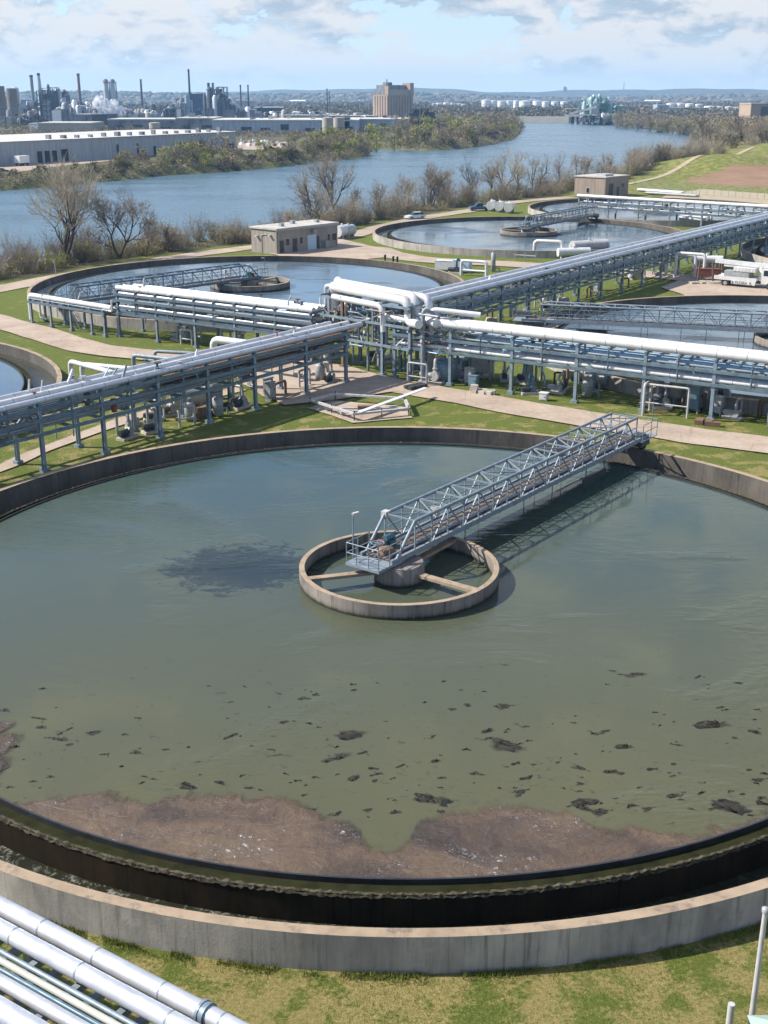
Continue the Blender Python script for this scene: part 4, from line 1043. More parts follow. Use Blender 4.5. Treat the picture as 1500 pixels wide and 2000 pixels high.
pth('ground_pipe', [(-17.6, 111.5, .3), (-16.4, 112.0, 1.2), (-16.4, 112.0, 3.0), (-11.2, 108.8, 3.0), (-9.5, 107, 3.0)], .35, 'white', 'fat white swan neck pipe entering the left rack')
# low drying frame
t = thing('low_frame', 'low pale rectangular frame with thin posts on bare ground beside the near tank', 'frame', (*G(705, 812), 0), 0)
c0 = Vector((*G(705, 812), 0))
cor = [Vector((*G(*p), 0)) - c0 for p in ((606, 795), (692, 823), (798, 812), (790, 792), (655, 783))]
for i in range(5):
    a, c = cor[i], cor[(i + 1) % 5]; b = MB(); b.bar((a.x, a.y, .62), (c.x, c.y, .62), .28, .16); b.build('rail', M['offwhite'], t)
for p in cor + [cor[0].lerp(cor[1], .5), cor[1].lerp(cor[2], .5)]:
    b = MB(); b.bar((p.x, p.y, -.02), (p.x, p.y, .9), .08); b.build('post', M['dark'], t)
for (k0, f0, k1, f1) in ((0, .35, 2, .4), (0, .7, 2, .75)):
    a = cor[k0].lerp(cor[k0 + 1], f0); c = cor[k1].lerp(cor[k1 + 1], f1); b = MB(); b.bar((a.x, a.y, .3), (c.x, c.y, .3), .2, .12); b.build('inner_rail', M['offwhite'], t)
a, c = cor[1].lerp(cor[2], .1), Vector((*G(832, 778), 0)) - c0
b = MB(); b.bar((a.x, a.y, .75), (c.x, c.y, .95), .45, .06); b.build('loose_board', M['white'], t)
b = MB(); b.box(-.3, 1.2, .0, 1.2, 1.8, .5); b.build('brick_edge', M['rust'], t)

# corner objects beside the viewer
bx = G(1490, 1995, 2.0)
t = thing('green_cabinet', 'pale green cabinet roof peeking in at the lower right corner', 'cabinet', (bx[0] + .75, bx[1] - .6, 0))
b = MB(); b.box(-.9, -1.2, -.05, .9, 1.0, 1.75); b.build('housing', M['greenbox'], t)
b = MB(); b.prism([(-1.0, -1.3), (1.0, -1.3), (1.0, 1.1), (-1.0, 1.1)], 1.752, 2.05, [(-.35, -.7), (.35, -.7), (.35, .5), (-.35, .5)]); b.build('roof', M['greenbox'], t)
pb = G(1466, 2003)
t = thing('lamp_post', 'thin pale post rising beside the green cabinet', 'post', (*pb, 0))
hz = 3.9
b = MB(); b.tube([(0, 0, -.1), (0, 0, hz)], .085, 10, True, .07); b.build('pole', M['offwhite'], t)
b = MB(); b.lathe((0, 0), [(.10, hz), (.11, hz + .12), (.05, hz + .16)], 10); b.build('cap', M['grey'], t)
b = MB(); b.tube([(0, 0, -.1), (0, 0, .75)], .10, 10); tag(b.build('bollard', M['offwhite'], loc=(*G(1424, 2002), 0)), 'short white bollard left of the thin corner post', 'bollard')

# ------------------------------------------------------------------ buildings of the works
def shed(name, label, C, d, L, W, H, wall, roof, openings):
    """flat roofed block; C = near corner, d = direction of the long front, depth goes left of d"""
    d = Vector(d).normalized(); n = Vector((-d.y, d.x))
    t = thing(name, label, 'building', (C[0], C[1], 0), math.atan2(d.y, d.x))
    b = MB(); b.box(0, 0, -.3, L, W, H); b.build('wall', M[wall], t)
    b = MB(); b.box(-.22, -.22, H + .003, L + .22, W + .22, H + .28); r = b.build('roof', M[roof], t)
    for (f, z0, w, h, kind) in openings:
        x = f * L
        if kind == 'door':
            b = MB(); b.box(x - w / 2, -.06, z0, x + w / 2, -.003, z0 + h); o = b.build('door', M['dark'], t)
            b = MB(); b.box(x + w / 2 - .2, -.1, z0 + 1, x + w / 2 - .1, -.061, z0 + 1.15); b.build('handle', M['galv'], o)
        elif kind == 'gate':
            b = MB(); b.box(x - w / 2, -.07, z0, x + w / 2, -.003, z0 + h)
            for k in range(1, 5): b.box(x - w / 2, -.085, z0 + k * h / 5 - .03, x + w / 2, -.071, z0 + k * h / 5)
            b.build('garage_door', M['bluebay'], t)
        elif kind == 'win':
            b = MB(); b.box(x - w / 2 - .08, -.05, z0 - .08, x + w / 2 + .08, -.003, z0 + h + .08); o = b.build('window', M['offwhite'], t)
            b = MB(); b.box(x - w / 2, -.075, z0, x + w / 2, -.052, z0 + h); b.build('pane', M['glass'], o)
        elif kind == 'unit':
            b = MB(); b.box(x - w / 2, -.75, z0, x + w / 2, -.003, z0 + h); b.build('wall_unit', M['grey'], t)
    return t
M['bluebay'] = paint('pale_blue_door', (.45, .56, .66), .5, 0, .1)
Cb = G(541, 497.5)
bld = shed('service_building', 'beige flat roofed service building between two settling tanks', Cb, (9.7, 10.9), 14.6, 6.2, 3.95, 'bldwall', 'roof',
     [(.08, .0, .9, 2.2, 'door'), (.17, 1.3, .8, 1.1, 'win'), (.29, 0, 1.0, 2.3, 'door'), (.39, 1.3, .7, 1.1, 'win'), (.565, 0, 2.1, 2.6, 'gate'), (.66, 0, .8, 2.3, 'door'), (.78, .2, .9, 1.2, 'unit'), (.85, 1.0, .6, 1.4, 'win'), (.94, 1.2, 1.1, 1.2, 'win'), (.58, 2.9, .7, .5, 'unit')])
for y, z in ((1.4, 2.9), (4.6, 2.6)):
    b = MB(); b.box(-.5, y - .2, z, -.003, y + .2, z + .25); b.build('wall_lamp', M['offwhite'], bld)
b = MB(); b.pipe([(-.08, 3.6, -.1), (-.08, 3.6, 2.9), (-.08, 2.9, 3.1), (-.08, 2.3, 3.1)], .05, 6); b.build('conduit', M['grey'], bld)
Cb2 = G(1181, 386)
bld2 = shed('pump_house', 'tan flat roofed building behind the far tank and rack', Cb2, (7.5, 8.4), 11.5, 9.4, 4.9, 'bldwall_tan', 'roof', [(.25, 0, 2.2, 3.4, 'door'), (.55, 0, 1.0, 2.4, 'door'), (.75, 1.2, 1.4, 2.0, 'win')])
b = MB(); b.box(-.06, 4.6, .9, -.003, 5.8, 2.3); o = b.build('window', M['offwhite'], bld2); b = MB(); b.box(-.09, 4.75, 1.0, -.062, 5.65, 2.2); b.build('pane', M['glass'], o)
b = MB(); b.box(2, 1.4, 5.183, 6, 4.2, 5.7); b.build('roof_unit', M['offwhite'], bld2)

# ------------------------------------------------------------------ vehicles
def wheels(t, xs, w, r, mt='tyre'):
    for x in xs:
        for s in (-1, 1):
            b = MB(); y = s * w / 2
            b.tube([(x, y - s * .24, r), (x, y, r)], r, 18); o = b.build('wheel', M['tyre'], t)
            b = MB(); b.tube([(x, y - s * .01, r), (x, y + s * .025, r)], r * .5, 12); b.build('rim', M['grey'], o)
def car(loc, rz, label, body, pickup=False, name='parked_car'):
    t = thing(name, label, 'car', (*loc, .0), rz)
    L, W = 4.5, 1.8
    def loft(sec, mt, nm, par=None):
        b = MB(); vs = []; 
        for (x, w, z) in sec: vs += [(x, -w / 2, z), (x, w / 2, z)]
        return vs
    # side profile of the lower body and of the glasshouse, lofted across the width
    low = [(-2.2, .35), (-2.25, .62), (-2.15, .92), (-1.2, .98), (.75, .97), (1.9, .84), (2.22, .66), (2.25, .38), (1.8, .28), (-1.8, .28)]
    if pickup: low = [(-2.6, .45), (-2.65, .7), (-2.6, 1.05), (-.3, 1.08), (.9, 1.08), (2.3, 1.0), (2.55, .8), (2.55, .45), (2, .38), (-2, .38)]
    b = MB(); n = len(low)
    vs = [(x, -W / 2 * (1 if z < .9 else .96), z) for x, z in low] + [(x, W / 2 * (1 if z < .9 else .96), z) for x, z in low]
    b.add(vs, [tuple(range(n)), tuple(range(2 * n - 1, n - 1, -1))] + [(i, n + i, n + (i + 1) % n, (i + 1) % n) for i in range(n)]); b.build('body', body, t)
    top = [(-1.9, .95), (-1.55, 1.42), (.0, 1.46), (.35, 1.40), (1.1, .95)] if not pickup else [(-.4, 1.07), (-.3, 1.75), (.7, 1.78), (1.4, 1.07)]
    n = len(top)
    vs = [(x, -W / 2 * (.92 if z < 1.1 else .74), z) for x, z in top] + [(x, W / 2 * (.92 if z < 1.1 else .74), z) for x, z in top]
    b = MB(); b.add(vs, [tuple(range(n)), tuple(range(2 * n - 1, n - 1, -1))] + [(i, n + i, n + (i + 1) % n, (i + 1) % n) for i in range(n - 1)]); b.build('windows', M['glass'], t)
    b = MB(); xs = (-1.5, .05) if not pickup else (-.28, .68); zt = 1.47 if not pickup else 1.79
    b.box(xs[0], -W * .37, zt - .03, xs[1], W * .37, zt + .02)
    for s in (-1, 1):
        b.bar((-.6 if not pickup else .2, s * W * .45, .97), (-.6 if not pickup else .2, s * W * .375, zt), .09, .04)
    b.build('roof', body, t)
    for s in (-1, 1):
        b = MB(); b.box(2.14 if not pickup else 2.5, s * .62 - .2, .62, 2.27 if not pickup else 2.6, s * .62 + .2, .78); b.build('headlight', M['offwhite'], t)
        b = MB(); b.box(-2.28 if not pickup else -2.68, s * .7 - .14, .68, -2.18 if not pickup else -2.58, s * .7 + .14, .84); b.build('tail_light', M['red'], t)
    wheels(t, (-1.4, 1.4) if not pickup else (-1.6, 1.7), W + .02, .33 if not pickup else .4)
    return t
M['carwhite'] = paint('white_car_paint', (.60, .68, .70), .2, 0, .05)
M['carteal'] = paint('pale_teal_car_paint', (.36, .52, .56), .22, 0, .08)
M['carblue'] = paint('blue_car_paint', (.05, .10, .18), .22, 0, .1)
M['cardark'] = paint('dark_car_paint', (.03, .035, .045), .22, 0, .1)
car(G(810, 428), R(215), 'pale bluish white car parked on the bank road', M['carwhite'])
car(G(938, 412), R(190), 'dark blue pickup parked beside the white machinery', M['carblue'], True, 'pickup')
for i, (px, py, L, lab) in enumerate(((960, 412, 3.2, 'white plastic tank next to the dark blue pickup'), (976, 414, 3.0, 'white plastic tank in the middle of the parked row'), (995, 416, 3.4, 'white plastic tank at the end of the parked row, nearest the tank wall'))):
    t = drum(G(px, py), R(75), lab, L, 1.0, 'white')
t = drum(G(668, 466), R(60), 'white grey tank trailer parked behind the beige building', 3.0, 1.05, 'white')
t = drum(G(680, 464), R(60), 'second pale tank beside the trailer at the beige building', 2.6, 1.0, 'offwhite')
# truck at the right with folded boom
def boom_truck(loc, rz):
    t = thing('boom_truck', 'white flatbed truck with a folded white boom, cut by the right frame edge', 'truck', (*loc, 0), rz)
    b = MB(); b.box(-3.6, -.45, .62, 4.2, .45, .85); b.build('chassis', M['dark'], t)
    b = MB(); b.box(-3.8, -1.2, .95, 1.7, 1.2, 1.2); b.box(-3.8, -1.22, .86, 1.7, -1.16, 1.34); b.box(-3.8, 1.16, .86, 1.7, 1.22, 1.34); b.build('flatbed', M['white'], t)
    b = MB(); b.box(-2.6, -1.0, 1.21, .6, 1.0, 2.0); b.build('tool_box', M['grey'], t)
    b = MB(); b.box(-1.4, -1.05, 2.01, 1.4, 1.05, 2.5)
    for k in range(6): b.box(-1.3 + k * .44, -1.08, 2.06, -1.1 + k * .44, -1.051, 2.44)
    b.build('bin_rack', M['white'], t)
    b = MB(); b.bar((-4.2, 0, 3.0), (4.6, 0, 2.75), .55, .5); b.bar((-3.0, .0, 2.55), (2.5, 0, 2.5), .4, .3); b.build('boom', M['white'], t)
    b = MB(); b.lathe((1.9, 0), [(.5, 1.0), (.5, 1.4), (.32, 1.5), (.32, 2.7)], 14); b.build('turret', M['white'], t)
    cabp = [(2.3, .75), (2.3, 2.5), (3.5, 2.55), (4.05, 1.75), (4.55, 1.6), (4.6, .75)]
    n = len(cabp); b = MB(); vs = [(x, -1.1, z) for x, z in cabp] + [(x, 1.1, z) for x, z in cabp]
    b.add(vs, [tuple(range(n - 1, -1, -1)), tuple(range(n, 2 * n))] + [(i, (i + 1) % n, n + (i + 1) % n, n + i) for i in range(n)]); b.build('cab', M['white'], t)
    for s in (-1, 1):
        b = MB(); b.add([(2.55, s * 1.11, 1.7), (3.85, s * 1.11, 1.75), (3.42, s * 1.11, 2.4), (2.55, s * 1.11, 2.38)], [(0, 1, 2, 3)]); b.build('side_window', M['glass'], t)
        b = MB(); b.box(4.56, s * .8 - .18, .95, 4.64, s * .8 + .18, 1.2); b.build('headlight', M['white'], t)
    b = MB(); b.add([(3.53, -1, 2.5), (4.06, -1, 1.80), (4.06, 1, 1.80), (3.53, 1, 2.5)], [(0, 1, 2, 3)]); b.build('windscreen', M['glass'], t)
    wheels(t, (-2.3, 3.5), 2.3, .48)
    b = MB(); b.box(-1.5, -1.24, .45, 1.6, -1.0, .9); b.build('side_locker', M['white'], t)
    fc = bpy.data.curves.new('lettering', 'FONT'); fc.body = '& FLORA. IL'; fc.size = .52; fc.extrude = .004
    tmp = bpy.data.objects.new('lettering', fc); COL.objects.link(tmp); bpy.context.view_layer.update()
    me = bpy.data.meshes.new_from_object(tmp.evaluated_get(bpy.context.evaluated_depsgraph_get())); bpy.data.objects.remove(tmp)
    me.materials.clear(); me.materials.append(M['dark']); o = bpy.data.objects.new('lettering', me); COL.objects.link(o); o.parent = t; o.location = (-1.45, -1.26, .48); o.rotation_euler = (PI / 2, 0, 0)
    KIDS.setdefault(t.name, []).append(o)
    return t
p = G(1457, 563); boom_truck((p[0] + .2, p[1] + 1.0), R(-36)).scale = (1.08, 1.08, 1.1)
# junk behind the rack, left of the truck
goal(G(1345, 545), R(-30), 'white arched pipe frame behind the climbing rack, closest to the truck', 4.2, 3.6, .22, 'white', False)
goal(G(1328, 541), R(-30), 'second white arched pipe frame behind the climbing rack', 4.2, 3.2, .22, 'white', False)
cabinet(G(1382, 548), R(-12), 'rusty red machine box beside the truck', 3.4, 1.4, 1.0, 'red', .7)
drum(G(1378, 540), R(-12), 'white drum lying on top of rusty frames near the truck', 4.0, .5, 'white', 1.7)
for k, (px, py) in enumerate(((1362, 552), (1392, 553), (1402, 549), (1410, 553))):
    b = MB(); b.bar((0, 0, -.05), (.2 * (-1) ** k, .1, 3.0), .22); tag(b.build('rusty_post', M['rust'], loc=(*G(px, py), 0)), ['leaning brown post in front of the red machine', 'brown post right of the red machine', 'thin brown post behind the truck tail', 'brown post next to the truck tail'][k], 'post')
blocks(G(1360, 556), R(10), 'heap of pale blocks on the yard by the red machine', 5, 'block', 15)
blocks(G(1400, 556), R(-15), 'yellowish block heap behind the truck', 6, 'cream', 16)
goal(G(1070, 503), R(-20), 'white square pipe portal at the side of the far tank', 4.6, 2.6, .3, 'white', False)
drum(G(1150, 497), R(25), 'white canvas covered tank between far tank and climbing rack', 6.4, 1.0, 'offwhite')
drum(G(1120, 505), R(10), 'low white tank left of the canvas covered one', 5.0, .7, 'white')
drum(G(1358, 440), R(-35), 'white tank lying below the far pipe rack', 6.2, .8, 'white')
goal(G(925, 540), R(-28), 'white pipe arch beside the tank rim, left of the climbing rack', 4.0, 2.2, .22, 'white', True)
cabinet(G(872, 530), R(-20), 'white switch box on the rim side of the road', 3.2, 1.6, 1.3, 'white', .3)
cabinet(G(903, 532), R(-20), 'pale blue switch box behind the white one', 2.6, 1.4, 1.6, 'bluebay', .2)
pump(G(888, 534), R(-20), 'dark pump between the two switch boxes by the road', 'dark', 'dark', 1.0)
vessel(G(963, 530), 'slim grey standpipe beside the white pipe arch', .35, 2.8, 'grey')
for k, (px, py) in enumerate(((768, 513), (776, 514), (752, 510))):
    b = MB(); b.lathe((0, 0), [(.16, -.05), (.16, .7), (.2, .72), (.2, .95), (.1, 1.05)], 10); tag(b.build('hydrant', M['dark'], loc=(*G(px, py), 0)), 'small dark hydrant at the tank rim beside the road', 'hydrant', 'dark hydrants by the road')
for k, (px, py, lab) in enumerate(((1100, 597, 'pale concrete footing under the climbing rack, beside the curved tank'), (1075, 585, 'pale stepped footing under the climbing rack'), (960, 632, 'pale footing near the rack crossing'), (1240, 545, 'square white block under the upper half of the climbing rack'), (1020, 618, 'low pale wall piece under the climbing rack'), (1430, 475, 'white box under the far end of the climbing rack'))):
    b = MB(); w = (.9, 1.1, .8, 1.0, 1.3, 1.6)[k]; b.prism([(-w, -w * .6), (w, -w * .6), (w, w * .6), (-w, w * .6)], -.05, (1.0, .6, .7, 1.3, .7, 1.8)[k], [(-w * .7, -w * .5), (w * .7, -w * .5), (w * .7, w * .5), (-w * .7, w * .5)]); tag(b.build('footing', M['block'], loc=(*G(px, py), 0)), lab, 'footing')
for u, v in ((.2, .3), (.5, .6), (.8, .35)):
    b = MB(); b.box(14.6 * u, 6.2 * v, 4.235, 14.6 * u + .7, 6.2 * v + .7, 4.75); b.build('roof_vent', M['grey'], bld)
b = MB(); b.box(-.26, -.30, 3.75, 14.86, -.225, 3.95); b.build('gutter', M['grey'], bld)
for u in (.02, .98): b = MB(); b.box(14.6 * u - .05, -.12, 0, 14.6 * u + .05, -.003, 3.74); b.build('downpipe', M['grey'], bld)
# posts and fence
b = MB(); pz = G(110, 545); b.tube([(0, 0, -.1), (0, 0, 3.6)], .07, 8); t = thing('street_lamp', 'thin grey lamp pole at the road by the big bare tree', 'street lamp', (*pz, 0)); b.build('pole', M['galv'], t); b = MB(); b.bar((0, 0, 3.58), (-.9, .1, 4.3), .08); b.build('arm', M['galv'], t)
t = thing('fence', 'wire fence with thin posts before the red dirt field', 'fence', (*G(1240, 372), 0))
f0 = Vector((*G(1240, 372), 0)); fp = [Vector((*G(x, 371 + (x - 1235) * .078), 0)) for x in range(1240, 1530, 14)]
for p in fp:
    b = MB(); v = p - f0; b.tube([(v.x, v.y, -.1), (v.x, v.y, 2.6)], .06, 6); b.build('post', M['grey'], t)
b = MB()
for z in (.3, .9, 1.5, 2.1, 2.5):
    for a, c in zip(fp, fp[1:]): a2, c2 = a - f0, c - f0; b.bar((a2.x, a2.y, z), (c2.x, c2.y, z), .025)
b.build('wire_mesh', M['grey'], t)
for k, (x0, y0, x1, y1, lab) in enumerate(((1245, 374, 1330, 380, 'long white pipe bundle on the gravel before the fence'), (1260, 380, 1360, 386, 'grey pipe bundle in front of the white one'))):
    a, c = G(x0, y0), G(x1, y1); b = MB((*a, 0))
    for j in range(3): b.tube([(a[0] + j * .5, a[1] + j * .6, .5), (c[0] + j * .5, c[1] + j * .6, .5)], .3, 8)
    tag(b.build('pipe_bundle', M[('white', 'grey')[k]], loc=(*a, 0)), lab, 'pipe bundle')
t = thing('rail_fence', 'short white rail fence on the grass in front of the far tank', 'fence', (*G(1005, 507), 0))
f0 = G(1005, 507); f1 = G(1046, 510)
for k in range(3):
    b = MB(); x, y = (f1[0] - f0[0]) * k / 2, (f1[1] - f0[1]) * k / 2; b.bar((x, y, -.05), (x, y, 1.1), .14); b.build('post', M['offwhite'], t)
b = MB(); b.bar((0, 0, .8), (f1[0] - f0[0], f1[1] - f0[1], .8), .08, .14); b.build('rail', M['offwhite'], t)
# ------------------------------------------------------------------ vegetation
def rvec(q):
    while True:
        v = Vector((q.uniform(-1, 1), q.uniform(-1, 1), q.uniform(-1, 1)))
        if .05 < v.length < 1: return v.normalized()
MINR = [.019]; ANG = [1.0]
def grow(trunk, twig, q, p, d, L, r, lev, maxl, gnarl, up):
    """one limb and, from it, the next ones"""
    k = 4 if lev < 2 else 3
    r = max(r, MINR[0])
    pts = [p]; dd = d.copy()
    for i in range(k):
        dd = (dd + rvec(q) * gnarl + Vector((0, 0, up))).normalized()
        pts.append(pts[-1] + dd * (L / k))
    (trunk if lev < 3 else twig).tube(pts, r, 6 if lev == 0 else (5 if lev < 3 else 3), False, r * .58)
    if lev >= maxl: return
    n = (3, 4, 4, 3, 3, 3)[min(lev, 5)]
    for j in range(n):
        i = q.randint(1 if lev else 2, k)
        if j == 0: i = k
        a = pts[i]; base = (pts[i] - pts[i - 1]).normalized()
        side = (rvec(q) - base * .2); side = (side - base * side.dot(base)).normalized()
        ang = (q.uniform(.35, .85) if j else q.uniform(.1, .35)) * ANG[0]
        grow(trunk, twig, q, a, (base * math.cos(ang) + side * math.sin(ang)).normalized(), L * q.uniform(.58, .80), r * q.uniform(.45, .62), lev + 1, maxl, gnarl, up)
def leaves(b, q, c, rad, n, size, flat=.8):
    vs = []; fs = []
    for _ in range(n):
        v = rvec(q) * (q.random() ** .45); p = Vector((c[0] + v.x * rad, c[1] + v.y * rad, c[2] + v.z * rad * flat))
        a = rvec(q) * size * q.uniform(.5, 1.1); w = rvec(q) * size * q.uniform(.4, .8); i = len(vs)
        vs += [p - a * .5, p + w * .5, p + a * .5, p - w * .35]; fs.append((i, i + 1, i + 2, i + 3))
    b.add(vs, fs)
def bare_tree(name, label, loc, H, seed, maxl=5, stems=1, gnarl=.22, up=.10, twig='twig', buds=0, bud='leaf_brown', lean=.0, rad=None, rz=0, spread=.2):
    q = random.Random(seed)
    t = thing(name, label, 'tree', (*loc, float(land_z(np.array([loc[0]]), np.array([loc[1]]))[0])), rz)
    tr, cr = MB(), MB()
    for s in range(stems):
        a = q.uniform(0, 2 * PI); d = Vector((math.cos(a) * spread * (stems > 1) + lean, math.sin(a) * spread * (stems > 1), 1)).normalized()
        grow(tr, cr, q, Vector((q.uniform(-.3, .3) * (stems > 1), q.uniform(-.3, .3) * (stems > 1), -.3)), d, H * q.uniform(.30, .36), (rad or H * .019) * q.uniform(.8, 1.1), 0, maxl, gnarl, up)
    if buds:
        ends = [v for v in cr.v]
        for _ in range(buds):
            e = q.choice(ends); leaves(cr, q, e, .35, 2, .28)
    top = max(v[2] for v in cr.v); k = H / top
    for m in (tr, cr): m.v = [(v[0] * k, v[1] * k, v[2] * k) for v in m.v]
    tr.build('trunk', M['bark'], t); 
    cr.build('crown', M[twig], t)
    return t
ANG[0] = 1.05
bare_tree('bare_tree', 'tallest bare tree, several dark stems, standing at the river bank beside the lamp pole', gp(127, 517), 17.0, 4, 6, 3, .19, .10, 'twig_pale', lean=.03, spread=.34)
bare_tree('bare_tree', 'rounded bare tree with an ivy clad trunk beside the tallest one', gp(232, 507), 11.2, 11, 6, 2, .22, .05, 'twig', 260, 'leaf_olive', spread=.3)
bare_tree('bare_tree', 'small upright bare tree alone on the bank left of the beige building', gp(417, 452), 7.4, 13, 5, 1, .2, .12, 'twig')
bare_tree('budding_tree', 'slender pale budding tree behind the beige building', gp(655, 430), 15.2, 17, 5, 2, .2, .10, 'twig_pale', 500, spread=.22)
bare_tree('bare_tree', 'bushy bare tree leaning beside the slender budding one', gp(632, 434), 9.5, 19, 5, 3, .25, .05, 'twig', 200, spread=.4)
bare_tree('bare_tree', 'dome shaped brown bare tree above the parked car', gp(842, 402), 11.0, 23, 5, 4, .25, .05, 'twig', 500, spread=.45)
bare_tree('bare_tree', 'tall dark bare tree on the bank between dome shaped and greenish tree', gp(922, 380), 15.0, 29, 5, 1, .17, .12, 'bark', spread=.2)
bare_tree('bare_tree', 'twiggy bare tree behind the dome shaped one', gp(880, 388), 9.5, 31, 5, 2, .2, .1, 'twig', 160)
bare_tree('bare_tree', 'fine twigged bare tree right of the tall dark tree', gp(962, 383), 9.5, 37, 5, 2, .2, .1, 'twig', 160)
bare_tree('bare_tree', 'slim bare tree just right of the greenish budding tree', gp(1088, 372), 11.0, 41, 5, 1, .17, .12, 'twig')
for k, (px, py, H_, tw, lab) in enumerate(((742, 422, 8, 'twig_pale', 'pale slender bare tree on the bank between budding tree and parked car'), (790, 410, 8.5, 'twig', 'thin bare tree just left of the dome shaped tree'), (700, 428, 7, 'twig_pale', 'small pale bare tree right of the slender budding tree'), (1008, 380, 9, 'twig_pale', 'pale bare tree left of the greenish budding tree'), (1125, 366, 10, 'twig_pale', 'pale bare tree between the slim bare tree and the tan building'), (560, 470, 6, 'twig', 'low bare tree peeking over the beige building'), (285, 502, 7, 'twig', 'brown bare tree right of the ivy clad tree'), (335, 492, 5.5, 'twig_pale', 'small pale bare tree in the shrubs left of the lone upright tree'), (610, 440, 12.5, 'twig_pale', 'tall pale bare tree left of the slender budding tree'), (985, 385, 12.5, 'twig_pale', 'tall pale bare tree behind the white plastic tanks'))):
    bare_tree('bare_tree', lab, gp(px, py), H_, 300 + k, 5, 1 + k % 2, .2, .13, tw, 120, spread=.25)
ANG[0] = 1.0
# greenish budding tree
def leafy_tree(name, label, loc, H, W, seed, leaf, n=900, size=.34, stems=2):
    t = bare_tree(name, label, loc, H, seed, 4, stems, .22, .08, 'twig', 0, spread=.35)
    q = random.Random(seed + 1); b = MB()
    for k in range(26):
        a = q.uniform(0, 2 * PI); rr = W / 2 * math.sqrt(q.random()); z = H * q.uniform(.30, .95); rr *= math.sqrt(max(.1, 1 - ((z / H - .6) / .48) ** 2))
        leaves(b, q, (rr * math.cos(a), rr * math.sin(a), z), H * .11, n // 26, size)
    b.build('foliage', M[leaf], t)
    return t
leafy_tree('budding_tree', 'yellow green budding tree standing over the river bank', gp(1042, 376), 10.5, 9.5, 43, 'leaf_olive')
def shrub_mesh(name, seed, H, W, sticks, nleaf, leaf, twig='twig', size=.22):
    q = random.Random(seed); b = MB()
    for k in range(sticks):
        a = q.uniform(0, 2 * PI); rr = W * .22 * math.sqrt(q.random()); p = Vector((rr * math.cos(a), rr * math.sin(a), -.2))
        d = Vector((math.cos(a) * q.uniform(0, .7) * W / H, math.sin(a) * q.uniform(0, .7) * W / H, 1)).normalized()
        L = H * q.uniform(.5, 1.05); pts = [p]
        for i in range(3): d = (d + rvec(q) * .2).normalized(); pts.append(pts[-1] + d * L / 3)
        b.tube(pts, .03 + .02 * q.random(), 3, False, .008, False)
        for j in range(4):
            i = q.randint(1, 3); e = (d + rvec(q) * .8).normalized(); b.tube([pts[i], pts[i] + e * L * .22, pts[i] + e * L * .34 + Vector((0, 0, L * .08))], .02, 3, False, .006, False)
    b.mi = 1
    for k in range(max(4, nleaf // 40)):
        a = q.uniform(0, 2 * PI); rr = W / 2 * math.sqrt(q.random()); z = H * q.uniform(.12, .88)
        leaves(b, q, (rr * math.cos(a), rr * math.sin(a), z), H * .2, 40, size)
    me = b.build(name, [M[twig], M[leaf]]); o = me; return o
SH = []
for i, (H, W, st, nl, lf, tw, lab, grp) in enumerate((
        (3.6, 4.2, 60, 420, 'leaf_brown', 'twig', 'tan leafless thorny shrub in the thicket along the near river bank', 'leafless shrubs of the near bank'),
        (4.6, 3.8, 60, 300, 'leaf_brown', 'twig', 'tan leafless thorny shrub in the thicket along the near river bank', 'leafless shrubs of the near bank'),
        (3.0, 4.4, 50, 700, 'leaf_olive', 'twig', 'olive budding shrub in the thicket along the near river bank', 'olive shrubs of the near bank'),
        (2.6, 3.6, 40, 800, 'leaf_green', 'twig', 'fresh green shrub low in the thicket along the near river bank', 'green shrubs of the near bank'),
        (3.8, 3.8, 40, 900, 'leaf_dark', 'bark', 'dark evergreen shrub in the thicket along the near river bank', 'dark shrubs of the near bank'),
        (5.6, 3.4, 60, 160, 'leaf_brown', 'twig_pale', 'tall pale twiggy sapling in the thicket along the near river bank', 'pale saplings of the near bank'))):
    o = shrub_mesh('shrub' if i != 5 else 'sapling', 60 + i, H, W, st, nl, lf, tw); tag(o, lab, 'shrub' if i != 5 else 'sapling', grp); SH.append(o)
used = [False] * 6
def place(pool, flags, i, x, y, s, q):
    o = pool[i]
    if flags[i]:
        o = o.copy(); COL.objects.link(o)
    flags[i] = True
    z = float(land_z(np.array([x]), np.array([y]))[0])
    o.location = (x, y, max(z, -3.1) - .1); o.rotation_euler = (0, 0, q.uniform(0, 2 * PI)); o.scale = (s * q.uniform(.85, 1.15), s * q.uniform(.85, 1.15), s * q.uniform(.8, 1.2))
    return o
q = random.Random(5)
cnt = 0
for i in range(len(ROAD1) - 2):
    a, b_ = Vector(ROAD1[i]), Vector(ROAD1[i + 1]); L = (b_ - a).length; d = (b_ - a) / L; n = Vector((-d.y, d.x))
    if b_.y < 150: continue
    m = int(L * (.95 if a.y < 235 else .62 if a.y < 330 else .36))
    for k in range(m):
        s = q.uniform(0, L); off = 6.5 + abs(q.gauss(0, 1)) * 5.0
        if off > 20: continue
        c = a + d * s + n * off
        i_ = q.choices(range(6), (5, 4, 2.6, 1.0, 1.3, 1.6 if a.y > 230 else .6))[0]
        sc = q.uniform(.65, 1.2) * (1.0 if a.y < 330 else 1.25)
        place(SH, used, i_, c.x, c.y, sc, q); cnt += 1
